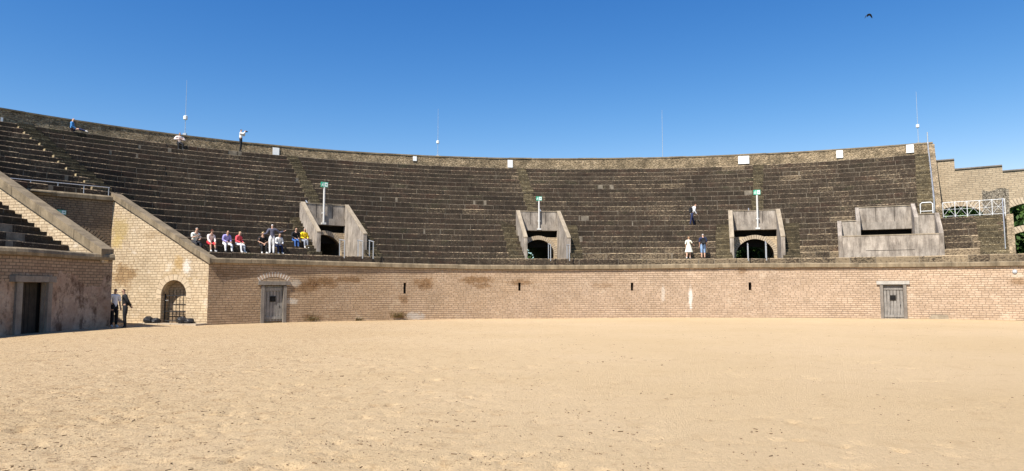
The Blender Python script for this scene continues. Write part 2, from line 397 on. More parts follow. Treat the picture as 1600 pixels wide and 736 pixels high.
# ------------------------------------------------------------------ generic builders along a curve
class Hole:
    def __init__(s, u0, u1, zlo, zhi, through=False, depth=.3, back=1, steps=1):
        s.u0, s.u1, s.through, s.depth, s.back, s.steps = u0, u1, through, depth, back, steps
        s.zlo = zlo if callable(zlo) else (lambda u: zlo)
        s.zhi = zhi if callable(zhi) else (lambda u: zhi)
def arch_hole(uc, zs, r, zlo, **kw):
    return Hole(uc - r, uc + r, zlo, lambda u: zs + math.sqrt(max(0, r * r - (u - uc) ** 2)), steps=18, **kw)
def wall(mb, pos, u0, u1, zb, zt, holes=(), thick=.5, step=.8, mi=0, back=True, uoff=0):
    zb_ = zb if callable(zb) else (lambda u: zb); zt_ = zt if callable(zt) else (lambda u: zt)
    cols = set()
    n = max(1, int(round((u1 - u0) / step)))
    for k in range(n + 1): cols.add(round(u0 + (u1 - u0) * k / n, 4))
    for h in holes:
        for k in range(h.steps + 1):
            w = -math.cos(math.pi * k / h.steps) if h.steps > 1 else (-1 + 2 * k)
            cols.add(round((h.u0 + h.u1) / 2 + w * (h.u1 - h.u0) / 2, 4))
    cols = sorted(c for c in cols if u0 - 1e-4 <= c <= u1 + 1e-4)
    def P(u, d, z): p = pos(u, d); return Vector((p[0], p[1], z))
    for a, b in zip(cols, cols[1:]):
        if b - a < 1e-5: continue
        mid = (a + b) / 2
        act = sorted([h for h in holes if h.u0 < mid < h.u1], key=lambda h: h.zlo(mid))
        spans = []; la, lb = zb_(a), zb_(b)
        for h in act:
            spans.append((la, lb, h.zlo(a), h.zlo(b))); la, lb = h.zhi(a), h.zhi(b)
        spans.append((la, lb, zt_(a), zt_(b)))
        for (a0, b0, a1, b1) in spans:
            if a1 - a0 < 1e-4 and b1 - b0 < 1e-4: continue
            mb.face([P(a, 0, a0), P(b, 0, b0), P(b, 0, b1), P(a, 0, a1)], [(a + uoff, a0), (b + uoff, b0), (b + uoff, b1), (a + uoff, a1)], mi)
        if back:
            spans = []; la, lb = zb_(a), zb_(b)
            for h in act:
                if h.through: spans.append((la, lb, h.zlo(a), h.zlo(b))); la, lb = h.zhi(a), h.zhi(b)
            spans.append((la, lb, zt_(a), zt_(b)))
            for (a0, b0, a1, b1) in spans:
                if a1 - a0 < 1e-4 and b1 - b0 < 1e-4: continue
                mb.face([P(b, thick, b0), P(a, thick, a0), P(a, thick, a1), P(b, thick, b1)], [(b, b0), (a, a0), (a, a1), (b, b1)], mi)
        mb.face([P(a, 0, zt_(a)), P(b, 0, zt_(b)), P(b, thick, zt_(b)), P(a, thick, zt_(a))], [(a, 0), (b, 0), (b, thick), (a, thick)], mi)
        for h in act:
            dp = thick if h.through else h.depth
            for zf, fl in ((h.zhi, 0), (h.zlo, 1)):
                q = [P(a, 0, zf(a)), P(b, 0, zf(b)), P(b, dp, zf(b)), P(a, dp, zf(a))]
                uv = [(a, 0), (b, 0), (b, dp), (a, dp)]
                if fl == 0: q.reverse(); uv.reverse()
                mb.face(q, uv, mi)
            if not h.through:
                mb.face([P(a, dp, h.zlo(a)), P(b, dp, h.zlo(b)), P(b, dp, h.zhi(b)), P(a, dp, h.zhi(a))], [(a, h.zlo(a)), (b, h.zlo(b)), (b, h.zhi(b)), (a, h.zhi(a))], h.back)
    for h in holes:
        dp = thick if h.through else h.depth
        for u, sg in ((h.u0, 1), (h.u1, -1)):
            z0, z1 = h.zlo(u), h.zhi(u)
            if z1 - z0 > 1e-3:
                q = [P(u, 0, z0), P(u, dp, z0), P(u, dp, z1), P(u, 0, z1)]; uv = [(0, z0), (dp, z0), (dp, z1), (0, z1)]
                mb.face(q if sg > 0 else q[::-1], uv if sg > 0 else uv[::-1], mi)
    for u, sg in ((u0, -1), (u1, 1)):
        q = [P(u, 0, zb_(u)), P(u, thick, zb_(u)), P(u, thick, zt_(u)), P(u, 0, zt_(u))]
        uv = [(0, zb_(u)), (thick, zb_(u)), (thick, zt_(u)), (0, zt_(u))]
        mb.face(q if sg > 0 else q[::-1], uv if sg > 0 else uv[::-1], mi)
def sweep(mb, pos, u0, u1, zf, prof, step=.8, mi=0, wob=0.0, seg=None):
    """profile: closed list of (depth, dz). seg: split in slabs of about that length with thin joints"""
    zf_ = zf if callable(zf) else (lambda u: zf)
    runs = []
    if seg:
        u = u0
        while u < u1 - .05:
            l = seg * random.uniform(.75, 1.3); v = min(u1, u + l)
            if u1 - v < seg * .4: v = u1
            runs.append((u, v - (.012 if v < u1 else 0))); u = v
    else: runs = [(u0, u1)]
    for (a0, a1) in runs:
        n = max(1, int(round((a1 - a0) / step))); dz = random.uniform(-wob, wob); dd = random.uniform(-wob, wob)
        rings = []
        for k in range(n + 1):
            u = a0 + (a1 - a0) * k / n
            rings.append((u, [Vector((*pos(u, d + dd)[:2], zf_(u) + z + dz)) for d, z in prof]))
        m = len(prof)
        for (ua, A), (ub, B) in zip(rings, rings[1:]):
            acc = 0
            for j in range(m):
                j2 = (j + 1) % m; l = math.hypot(prof[j2][0] - prof[j][0], prof[j2][1] - prof[j][1])
                mb.face([A[j], A[j2], B[j2], B[j]], [(ua, acc), (ua, acc + l), (ub, acc + l), (ub, acc)], mi); acc += l
        for (u, A), rev in ((rings[0], 1), (rings[-1], 0)):
            q = list(A); uv = list(prof)
            if not rev: q.reverse(); uv = uv[::-1]
            mb.face(q, uv, mi)
def arch_ring(mb, P, uc, zc, r, w, depth=.03, a0=0, a1=180, mi=0, n=24):
    """voussoir ring a little proud of the wall; P(u,d,z) -> world, d<0 is towards the viewer"""
    for k in range(n):
        x0, x1 = RAD(a0 + (a1 - a0) * k / n), RAD(a0 + (a1 - a0) * (k + 1) / n)
        def q(rr, x, d): return P(uc + rr * math.cos(x), d, zc + rr * math.sin(x))
        f = [q(r, x0, -depth), q(r + w, x0, -depth), q(r + w, x1, -depth), q(r, x1, -depth)]
        mb.face(f, [(r * x0, .02), (r * x0, w), (r * x1, w), (r * x1, .02)], mi)
        mb.face([q(r + w, x0, -depth), q(r + w, x0, .05), q(r + w, x1, .05), q(r + w, x1, -depth)], [(r * x0, .02), (r * x0, .1), (r * x1, .1), (r * x1, .02)], mi)
        mb.face([q(r, x1, -depth), q(r, x1, .05), q(r, x0, .05), q(r, x0, -depth)], [(r * x0, .02), (r * x0, .1), (r * x1, .1), (r * x1, .02)], mi)
def line_pos(A, d, nrm):
    return lambda u, dep: (A.x + d.x * u + nrm.x * dep, A.y + d.y * u + nrm.y * dep)
KU = .605                                              # metres of wall per degree
def curve_pos(rf):
    def f(u, dep):
        p = pol(u / KU, rf(u / KU) + dep); return (p.x, p.y)
    return f
pod = curve_pos(r_in)
# wear attribute support
_face0 = MB.face
def _build_wear(me, wl): 
    at = me.attributes.new('wear', 'FLOAT', 'FACE'); at.data.foreach_set('value', wl)
# ------------------------------------------------------------------ vomitories and the box: where they stand
def front_theta(px): return theta_at(px, lambda t: r_row(1, t) - .05, Z0)
VOM = []                                               # (front point, axis angle, half width, depth)
for px, ang in ((534.5, -33), (855.5, -8), (1184, 16)):
    t = front_theta(px); p = pol(t, r_row(1, t) - .05)
    VOM.append((p, RAD(-ang), 1.53 if px < 1000 else 1.66, 3.5))
tb = front_theta(1391); pb = pol(tb, r_row(1, tb) - .25)
BOX = (pb, RAD(-24.0), 2.82, 3.4)
def to_local(p, fr):
    d = p - fr[0]; c, s = math.cos(-fr[1]), math.sin(-fr[1])
    return d.x * c - d.y * s, d.x * s + d.y * c
def from_local(x, y, fr):
    c, s = math.cos(fr[1]), math.sin(fr[1]); return Vector((fr[0].x + x * c - y * s, fr[0].y + x * s + y * c))
T_END = theta_at(1450, r_out, 11.7)                    # where the high stand stops on the right
T_LOW = theta_at(1572, lambda t: r_row(4, t), z_row(4))
T_L = -86
# passage walls: main wall thickness goes away from the viewer, near wall thickness towards the viewer
LP = 6.05; P0 = pol(-41.2, r_in(-41.2)); P1 = P0 + U * LP
CC = Vector((-18.0, 32.25)); C1 = CC + U * 6.6
WT = .55
def side_main(p): return (p - P0).dot(NV)              # > WT : on the seats
def side_near(p): return (p - CC).dot(NV)              # < -WT : on the near seats
I_UP = 8                                               # rows from here on run over the passage
NOFF = 1.35
def zone(i, t):
    if i < I_UP and t < -46:
        return 'near' if T_L <= t and side_near(pol(t, r_row(i, t) + NOFF)) < -WT + .12 else None
    p = pol(t, r_row(i, t))
    if t < T_L: return None
    if i > 6 and t > T_END: return None
    if 0 < i <= 6 and t > T_LOW: return None
    if i == 0 and t > 58: return None
    if i > 0:
        for fr in VOM:
            x, y = to_local(p, fr)
            if abs(x) < fr[2] - .1 and -.3 < y < fr[3]: return None
        x, y = to_local(p, BOX)
        if abs(x) < BOX[2] - .08 and -.3 < y < (BOX[3] if abs(x) < 1.72 else 1.9): return None
    if i < I_UP:
        if t > -60 and side_main(p) > WT - .12 and p.x > P1.x - 3: return 'main'
        return None
    return 'main'
def intervals(i):
    out = {'main': [], 'near': []}
    dt = .05; t = T_L; cur = None; s = t
    while t <= 60:
        z = zone(i, t)
        if z != cur:
            if cur: out[cur].append((s, t - dt))
            s = t; cur = z
        t += dt
    if cur: out[cur].append((s, t - dt))
    return out
def wear_of(i, t):
    # the low rows towards the right are more broken and pale with lichen
    a = max(0, min(1, (t + 16) / 30)); b = max(0, 1 - i / 11)
    return .03 + .11 * a + .46 * a * b * b + (.12 if i <= 1 else 0) * max(0, min(1, (t + 30) / 20))
ROWTAB = [intervals(i) for i in range(NR + 1)]
main = thing('seating_stand', 'tall bank of dark weathered stone seat rows curving behind the long brick wall', 'grandstand', (pol(0, 36).x, pol(0, 36).y, 0))
near = thing('seating_stand', 'low dark seating at the left edge above the stained plaster wall with dark doorway', 'grandstand', (CC.x - 2, CC.y - 4, 0))
_rr = r_row
def seat_row(i, ivs, parent, roff=0.0):
    def r_row(i, t): return _rr(i, t) + roff
    mb = MB(); wl = []
    z0 = z_row(i - 1) if i > 0 else ZW - (.9 if roff else .2)
    z1 = z_row(i)
    def rb(t):
        if i == NR: return r_out(t) + 1.05
        return r_row(i + 1, t) + .03
    ch = .06
    for (ta, tb_) in ivs:
        # mortar bed behind the block fronts
        n = max(1, int((tb_ - ta) / 1.2))
        for k in range(n):
            a, b = ta + (tb_ - ta) * k / n, ta + (tb_ - ta) * (k + 1) / n
            pa, pb_ = pol(a, r_row(i, a) + .022), pol(b, r_row(i, b) + .022); qa, qb = pol(a, rb(a)), pol(b, rb(b))
            mb.face([(pa.x, pa.y, z0), (pb_.x, pb_.y, z0), (pb_.x, pb_.y, z1 - .02), (pa.x, pa.y, z1 - .02)], [(a * KU, z0), (b * KU, z0), (b * KU, z1), (a * KU, z1)], 1)
            mb.face([(pa.x, pa.y, z1 - .02), (pb_.x, pb_.y, z1 - .02), (qb.x, qb.y, z1 - .02), (qa.x, qa.y, z1 - .02)], [(a * KU, 0), (b * KU, 0), (b * KU, .7), (a * KU, .7)], 1)
            wl += [0, 0]
        # end faces
        for t, sg in ((ta, 1), (tb_, -1)):
            a, b = pol(t, r_row(i, t) + .02), pol(t, rb(t))
            q = [(a.x, a.y, z0), (b.x, b.y, z0), (b.x, b.y, z1 - .02), (a.x, a.y, z1 - .02)]
            mb.face(q if sg < 0 else q[::-1], None, 1); wl.append(0)
        t = ta
        while t < tb_ - .02:
            L = random.choice((.75, .9, 1.05, 1.2, 1.35, 1.6, 1.9)) * random.uniform(.92, 1.08)
            e = t + L / (r_row(i, t) * math.pi / 180)
            if tb_ - e < .5: e = tb_
            g = .014 / (r_row(i, t) * math.pi / 180)
            a, b = t + g * random.uniform(.5, 1.5), e - g * random.uniform(.5, 1.5)
            dr = random.gauss(0, .010); dza, dzb = random.gauss(0, .008), random.gauss(0, .008)
            tone = random.gauss(1, .10) * (1.0 if random.random() > .03 else random.choice((.75, 1.35)))
            w = wear_of(i, t) * random.uniform(.5, 1.35) + (.35 if random.random() < .03 else 0)
            ks = max(1, int((b - a) / 1.6))
            for k in range(ks):
                c, d = a + (b - a) * k / ks, a + (b - a) * (k + 1) / ks
                zc, zd = z1 + dza + (dzb - dza) * k / ks, z1 + dza + (dzb - dza) * (k + 1) / ks
                def q(t_, off): p = pol(t_, r_row(i, t_) + dr + off); return (p.x, p.y)
                c0, d0 = q(c, 0), q(d, 0); c1, d1 = q(c, ch), q(d, ch)
                c2 = pol(c, rb(c)); d2 = pol(d, rb(d))
                sh = random.uniform(0, 40)
                uc, ud = c * KU + i * 7.3, d * KU + i * 7.3
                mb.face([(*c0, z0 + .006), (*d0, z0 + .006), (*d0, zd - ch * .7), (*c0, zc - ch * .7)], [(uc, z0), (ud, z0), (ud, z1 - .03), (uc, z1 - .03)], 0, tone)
                mb.face([(*c0, zc - ch * .7), (*d0, zd - ch * .7), (*d1, zd), (*c1, zc)], [(uc, z1 - .03), (ud, z1 - .03), (ud, z1), (uc, z1)], 0, tone * 1.5)  # sunlit line on the nose put in as brighter tone, plus lichen
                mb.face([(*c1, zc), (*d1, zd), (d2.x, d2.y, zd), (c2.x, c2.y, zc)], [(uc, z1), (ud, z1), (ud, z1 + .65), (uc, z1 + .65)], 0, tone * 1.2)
                wl += [w, w + .25, w]
            for tt, dz, sg in ((a, dza, 1), (b, dzb, -1)):
                p0, p1 = q(tt, 0), q(tt, .3)
                f = [(*p0, z0), (*p1, z0), (*p1, z1 + dz), (*p0, z1 + dz - ch * .7)]
                mb.face(f if sg < 0 else f[::-1], None, 0, tone); wl.append(w)
            t = e
    if not mb.f: return
    o = mb.build('seat_row', [M['seat'], M['mortar']], parent)
    me = o.data
    if len(me.polygons) == len(wl): _build_wear(me, wl)
    else: print('wear mismatch', len(me.polygons), len(wl))
for i in range(NR + 1):
    for iv in ROWTAB[i]['main']: seat_row(i, [iv], main)
    if i < I_UP:
        for iv in ROWTAB[i]['near']: seat_row(i, [iv], near, NOFF)
# half steps up the near rows, along the sloping parapet
mb = MB()
for i in range(1, I_UP):
    if not ROWTAB[i]['near']: continue
    te = ROWTAB[i]['near'][-1][1]; rr = r_row(i, te) + NOFF; tr = rr - (r_row(i - 1, te) + NOFF); a = te - 1.3 / (rr * math.pi / 180)
    zb, zt, dp = z_row(i - 1) - .05, z_row(i - 1) + .21, tr * .5
    te = ROWTAB[i - 1]['near'][-1][1] if ROWTAB[i - 1]['near'] else te
    def q(tt, off, z): p = pol(tt, rr + off); return (p.x, p.y, z)
    mb.face([q(a, -dp, zb), q(te, -dp, zb), q(te, -dp, zt), q(a, -dp, zt)]); mb.face([q(a, -dp, zt), q(te, -dp, zt), q(te, .05, zt), q(a, .05, zt)]); mb.face([q(te, -dp, zb), q(te, .05, zb), q(te, .05, zt), q(te, -dp, zt)]); mb.face([q(a, -dp, zb), q(a, -dp, zt), q(a, .05, zt), q(a, .05, zb)])
mb.build('stairway', M['seat'], near)
# strip of paving over the passage up to row eight
mb = MB()
for k in range(40):
    a, b = -86 + k, -85 + k
    if b > -45: break
    pa, pb_ = pol(a, r_row(8, a) + .1), pol(b, r_row(8, b) + .1); qa, qb = pol(a, r_row(7, a) + .38), pol(b, r_row(7, b) + .38)
    if side_near(pa) < -1: continue
    mb.face([(pa.x, pa.y, z_row(7) - .06), (qa.x, qa.y, z_row(7) - .06), (qb.x, qb.y, z_row(7) - .06), (pb_.x, pb_.y, z_row(7) - .06)])
mb.build('walkway', M['seat'], main)
# ------------------------------------------------------------------ stairways: half-height steps in front of each riser
def nose_theta(i, p_hi, p_lo):
    best = None; t = -75
    while t < 58:
        p = pol(t, r_row(i, t))
        if p.y > 5:
            x, y = proj((p.x, p.y, z_row(i)))
            f = (y - p_hi[1]) / (p_lo[1] - p_hi[1])
            lx = p_hi[0] + (p_lo[0] - p_hi[0]) * f
            e = abs(x - lx)
            if best is None or e < best[0]: best = (e, t)
        t += .04
    return best[1]
def stairway(p_hi, p_lo, i0, i1, w=.95, tone=1.0, parent=main, mat='stair', endtone=None):
    mb = MB()
    for i in range(i0, i1 + 1):
        t = nose_theta(i, p_hi, p_lo)
        hw = w / 2 / (r_row(i, t) * math.pi / 180)
        rr = r_row(i, t); tread = rr - r_row(i - 1, t)
        zb, zt = z_row(i - 1) - .05, z_row(i - 1) + .205 + random.gauss(0, .008)
        dp = tread * .5
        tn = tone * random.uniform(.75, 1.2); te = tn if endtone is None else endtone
        a, b = t - hw + random.gauss(0, .04), t + hw + random.gauss(0, .04)
        def q(tt, off, z): p = pol(tt, rr + off); return (p.x, p.y, z)
        u0, u1 = a * KU, b * KU
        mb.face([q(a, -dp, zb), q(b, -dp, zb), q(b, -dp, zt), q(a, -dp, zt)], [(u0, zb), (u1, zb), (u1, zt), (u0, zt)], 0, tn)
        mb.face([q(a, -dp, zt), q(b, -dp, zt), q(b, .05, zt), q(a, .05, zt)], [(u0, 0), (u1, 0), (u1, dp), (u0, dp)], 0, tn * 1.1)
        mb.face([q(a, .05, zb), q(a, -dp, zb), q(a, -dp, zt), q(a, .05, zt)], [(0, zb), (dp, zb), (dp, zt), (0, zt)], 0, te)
        mb.face([q(a, -dp - .012, zt - .045), q(b, -dp - .012, zt - .045), q(b, -dp - .012, zt + .004), q(a, -dp - .012, zt + .004)], [(u0, 0), (u1, 0), (u1, .05), (u0, .05)], 0, tn * 2.0)  # edge highlight painted as a brighter strip along the step
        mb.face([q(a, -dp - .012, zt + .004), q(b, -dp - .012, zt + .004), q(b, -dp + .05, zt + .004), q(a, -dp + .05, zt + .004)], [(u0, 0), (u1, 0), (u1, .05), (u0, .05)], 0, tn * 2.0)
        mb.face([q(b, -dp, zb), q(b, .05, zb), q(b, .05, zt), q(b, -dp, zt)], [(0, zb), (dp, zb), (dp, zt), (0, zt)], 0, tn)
        # slightly raised kerb of the riser step itself so that the flight reads as its own strip
        zt2 = z_row(i) + .012
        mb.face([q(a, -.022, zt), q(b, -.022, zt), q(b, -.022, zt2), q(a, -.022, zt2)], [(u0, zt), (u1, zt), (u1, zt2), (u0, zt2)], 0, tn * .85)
        mb.face([q(a, -.022, zt2), q(b, -.022, zt2), q(b, .3, zt2), q(a, .3, zt2)], [(u0, 0), (u1, 0), (u1, .3), (u0, .3)], 0, tn)
    return mb.build('stairway', M[mat], parent)
stairway((48, 201), (166, 296), 9, 19, .95, .8, endtone=3.0)  # sunlit end faces put into the tone, far paler than the fronts
stairway((459, 247), (497, 322), 8, 19, .75)
stairway((815, 264), (834, 331), 7, 19, .75)
stairway((1185, 258), (1182, 326), 7, 19, .75, .8)
stairway((1441, 235), (1447, 318), 7, 19, 1.0)
stairway((452, 322), (494, 396), 1, 6, .8, .8)
stairway((553, 335), (588, 403), 1, 6, .9, .75)
stairway((790, 340), (809, 404), 1, 6, .9, .8)
stairway((889, 340), (901, 404), 1, 6, .9, .8)
stairway((1130, 340), (1131, 404), 1, 6, 1.0, .85)
stairway((1236, 335), (1236, 404), 1, 6, 1.0, .7)
stairway((1545, 337), (1556, 397), 1, 6, 1.35, .9)
# ------------------------------------------------------------------ parapet of the high stand, with coping slabs
rp = lambda t: r_out(t) + 1.0
ppar = curve_pos(rp)
UE = (T_END + .35) * KU
ztop = lambda u: 12.62 + .10 * math.sin(u * .13 + 1)
mb = MB(); wall(mb, ppar, T_L * KU, UE, 11.5, ztop, (), .45, .9)
par = mb.build('parapet_wall', M['parapet'], main)
mb = MB(); sweep(mb, ppar, T_L * KU, UE + .05, ztop, [(-.04, 0.002), (.49, .002), (.49, .09), (-.04, .10)], .9, 0, .012, 1.3)
mb.build('coping', M['coping'], par)
# outer wall under the parapet, pierced where the tunnels come out
def out_hole(fr):
    d = Vector((-math.sin(fr[1]), math.cos(fr[1])))
    for k in range(400):
        p = fr[0] + d * (k * .05)
        dv = p - CEN; t = math.degrees(math.atan2(dv.x, dv.y))
        if dv.length > rp(t): return t, k * .05
VO = [out_hole(fr) for fr in VOM]
holes = [arch_hole(t * KU, 4.1, 1.3, 1.9, through=True) for t, L in VO]
mb = MB(); wall(mb, ppar, T_L * KU, UE, -.2, 11.5, holes, .45, 1.5)
mb.build('outer_wall', M['facade'], main)
# end wall of the high stand on the right
mb = MB()
poly = [(r_row(7, T_END) - .4, 3.0), (rp(T_END) + .4, 3.0), (rp(T_END) + .4, 12.5), (rp(T_END) - .3, 12.5), (r_out(T_END) - .2, 11.75), (r_row(7, T_END) - .4, 6.75)]
def TE(a, b, z):
    p = pol(T_END + .12, a); tx = Vector((math.cos(RAD(T_END)), -math.sin(RAD(T_END)))); p = p + tx * b; return Vector((p.x, p.y, z))
mb.prism(poly, 0, .35, TE); mb.build('end_wall', M['parapet'], main)
# ------------------------------------------------------------------ long brick wall round the sand
def sand_z(x, y):
    dv = Vector((x, y)) - CEN; t = math.degrees(math.atan2(dv.x, dv.y)); d = r_in(t) - dv.length
    k = max(0, 1 - abs(d) / 7.0); k = k * k * (3 - 2 * k)
    return interp([(-90, 0), (-60, -.01), (-48, .03), (-41, -.04), (-30, -.02), (-9, 0), (8, .04), (20, .08), (36, .10), (60, .1)], t) * k
u_of = lambda px, z=1.2: theta_at(px, r_in, z) * KU
zp = lambda px, py: unproj(px, py, pol(theta_at(px, r_in, 1), r_in(theta_at(px, r_in, 1))).y).z
UA, UB = -41.2 * KU, 58 * KU
ZTOP = lambda u: ZW - .26 + .05 * math.sin(u * .21)
d1u, d2u = u_of(427.5), u_of(1396)
slits = []
for px, ya, yb in ((632.5, 442, 459), (812, 441.5, 454), (988, 441.5, 454), (1172.5, 441, 453.5)):
    uu = u_of(px); slits.append(Hole(uu - .085, uu + .085, zp(px, yb), zp(px, ya), depth=.4))
dz1, dz2 = zp(428, 445), zp(1396, 444)
DW = .68
holes = slits + [Hole(d1u - DW, d1u + DW, -.3, dz1, depth=.22, back=0), Hole(d2u - DW, d2u + DW, -.3, dz2, depth=.22, back=0)]
st = []
B1, B2, GR, WH = (.19, .115, .045), (.22, .135, .06), (.11, .085, .04), (.75, .72, .66)
for px, py, rx, rz_, c, a in ((500, 441, 1.5, .38, B1, .8), (545, 437, 1.0, .22, B2, .75), (478, 449, .9, .4, B1, .7), (662, 441, .85, .34, B1, .8), (664, 448, .5, .25, B2, .6), (745, 438, 1.3, .3, B1, .85), (752, 447, .7, .22, B2, .7), (812, 441, 1.0, .22, B2, .7), (630, 467, .35, .32, B2, .6), (1160, 424, .35, .3, GR, .5),
                              (488, 496, .7, .2, GR, .7), (625, 492, .7, .3, B2, .7), (650, 494, .7, .3, (.5, .47, .42), .6), (1079, 465, .14, .75, WH, .75), (1036, 458, .15, .6, (.62, .55, .46), .6), (360, 425, 1.6, .4, B2, .4),
                              (1250, 420, 2.5, .18, GR, .35), (940, 446, .9, .2, GR, .35), (456, 471, .42, .2, (.66, .6, .5), .55), (458, 442, .5, .25, (.62, .56, .46), .5), (1592, 430, .5, .16, (.55, .47, .36), .7), (1592, 440, .6, .25, (.22, .15, .09), .6)):
    st.append((u_of(px), zp(px, py), rx, rz_, c, a))
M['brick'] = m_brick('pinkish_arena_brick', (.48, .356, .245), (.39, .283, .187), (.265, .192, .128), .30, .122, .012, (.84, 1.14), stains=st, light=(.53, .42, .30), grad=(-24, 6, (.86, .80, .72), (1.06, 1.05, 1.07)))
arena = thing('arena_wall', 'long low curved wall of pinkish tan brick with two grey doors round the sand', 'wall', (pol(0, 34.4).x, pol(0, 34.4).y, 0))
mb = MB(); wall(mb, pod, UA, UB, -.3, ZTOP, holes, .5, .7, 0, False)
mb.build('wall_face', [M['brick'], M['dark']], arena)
mb = MB(); sweep(mb, pod, UA - .03, UB, ZTOP, [(-.13, .004), (.62, .004), (.62, .26), (-.08, .26), (-.13, .2)], .6, 0, .008, 1.7)
mb.build('coping', M['coping'], arena)
def pod_frame(u):
    t = u / KU; p = pol(t, r_in(t)); a, b = pol(t - .3, r_in(t - .3)), pol(t + .3, r_in(t + .3))
    d = (b - a).normalized(); ang = math.atan2(d.y, d.x); return p, ang
def door(u, ztop, fm, lint, label):
    p, ang = pod_frame(u)
    R = Matrix.Rotation(ang, 3, 'Z')
    def W(x, y, z): v = R @ Vector((x, y, 0)); return (p.x + v.x, p.y + v.y, z)
    def bx(mb, x, y, z, dx, dy, dz_): mb.box(W(x, y, z), (dx, dy, dz_), M=R)
    w = DW - .17
    mb = MB(); n = 6
    for k in range(n):
        x = -w + (2 * w) * (k + .5) / n; h = ztop - .02
        bx(mb, x, .13 + random.uniform(-.006, .006), h / 2, 2 * w / n - .02, .05, h - .1)
    d = mb.build('door', M['wood'], arena); 
    if label: d['label'] = label
    mb = MB(); bx(mb, 0, .09, ztop - .24, 2 * w - .02, .045, .16); bx(mb, 0, .09, .24, 2 * w - .02, .045, .14)
    mb.build('cross_board', M['wood'], d)
    mb = MB(); bx(mb, -.02, .095, ztop * .62, .3, .04, .3); mb.build('peephole', M['dark'], d)
    mb = MB()
    bx(mb, -.05, .068, ztop * .62, .025, .02, .28); bx(mb, .03, .068, ztop * .62, .025, .02, .28); bx(mb, -.02, .066, ztop * .62, .28, .02, .025)
    mb.build('grille', M['iron'], d)
    mb = MB(); mb.tube([W(w - .16, .10, ztop * .44), W(w - .16, .04, ztop * .44), W(w - .16, .04, ztop * .44 - .14)], .014, 6); mb.build('handle', M['iron'], d)
    for s in (-1, 1):
        mb = MB(); bx(mb, s * (DW - .08), .06, ztop / 2 - .05, .17, .26, ztop - .008); mb.build('door_jamb', M[fm], arena)
    mb = MB(); bx(mb, 0, .05, ztop + .085, 2 * DW + .34, .3, .2); mb.build('lintel', M[lint], arena)
    return W
W1 = door(d1u, dz1, 'frame', 'frame', 'grey weathered plank door near the left end')
W2 = door(d2u, dz2, 'frame', 'frame_l', 'pale grey plank door with light stone lintel on the right')
# relieving arch of pale mortared bricks above the first door
mb = MB(); arch_ring(mb, lambda a, d, z: Vector(W1(a, d, z)), 0, dz1 - .85, 1.28, .26, .012, 52, 128, 0, 14)
M['arch_pale'] = m_brick('door_arch_brick', (.44, .31, .21), (.37, .25, .17), (.72, .66, .56), .12, .6, .022)
mb.build('relieving_arch', M['arch_pale'], arena)
# ------------------------------------------------------------------ entrance side wall with arch and iron gate
LE = LP
epos = lambda u, dep: ((P1 - U * u) + NV * dep)       # u runs from the far end (0) to the corner (LE)
ztE = lambda u: 3.12 + SLP * (LE - u)
def u_on_line(px, z):
    best = None
    for k in range(2001):
        u = LE * k / 2000; p = epos(u, 0); e = abs(proj((p.x, p.y, z))[0] - px)
        if best is None or e < best[0]: best = (e, u)
    return best[1]
ug = u_on_line(271, 1.2); rg = (u_on_line(291, 1.2) - u_on_line(251.5, 1.2)) / 2
pg = epos(ug, 0); zg = unproj(271, 437.5, pg.y).z
ent = thing('entrance_wall', 'sunlit pale brick side wall with a sloping top and an arched iron gate', 'wall', (pg.x, pg.y, 0))
gh = arch_hole(ug, zg - rg, rg, -.2, depth=1.5, back=1)
mb = MB(); wall(mb, epos, 0, LE, -.3, ztE, [gh], WT, .5, 0, True)
mb.build('wall_face', [M['entr_st'], M['dark']], ent)
mb = MB(); sweep(mb, epos, -.05, LE + .12, lambda u: ztE(u), [(-.1, .0), (WT + .05, .0), (WT + .05, .3), (-.1, .3)], .6, 0, .01, 1.5)
mb.build('coping', M['coping'], ent)
EP = lambda a, d, z: Vector((*epos(a, d), z))
M['arch_ent'] = m_brick('gate_arch_brick', (.62, .49, .33), (.55, .42, .28), (.34, .25, .16), .2, .6, .012)
mb = MB(); arch_ring(mb, EP, ug, zg - rg, rg, .3, .012, -12, 192, 0, 26); mb.build('arch_ring', M['arch_ent'], ent)
mb = MB()
for k in range(7):
    x = ug - rg + .12 + (2 * rg - .24) * k / 6
    top = zg - rg + math.sqrt(max(.02, (rg - .04) ** 2 - (x - ug) ** 2)) - .25
    mb.tube([EP(x, .22, .1), EP(x, .22, min(top, zg - .5))], .014, 6)
gate = mb.build('iron_gate', M['iron'], ent)
mb = MB()
for z in (.14, .62, zg - rg - .05): mb.tube([EP(ug - rg + .06, .22, z), EP(ug + rg - .06, .22, z)], .022, 6)
for x in (ug - rg + .07, ug + rg - .07): mb.tube([EP(x, .22, .06), EP(x, .22, zg - rg + .05)], .026, 6)
mb.build('gate_frame', M['iron'], gate)
mb = MB(); mb.tube([EP(ug - rg + .18, .2, 1.18), EP(ug - rg + .18, .13, 1.18), EP(ug - rg + .36, .13, 1.2)], .012, 6); mb.build('latch', M['steel'], gate)
mb = MB(); c = EP(ug + .1, .62, .33); mb.box(c, (rg * 1.75, .4, .66), math.atan2(-U.y, -U.x)); c = EP(ug + .36, .75, .85); mb.box(c, (.42, .35, .6), math.atan2(-U.y, -U.x)); mb.build('inner_masonry', M['cross'], ent)
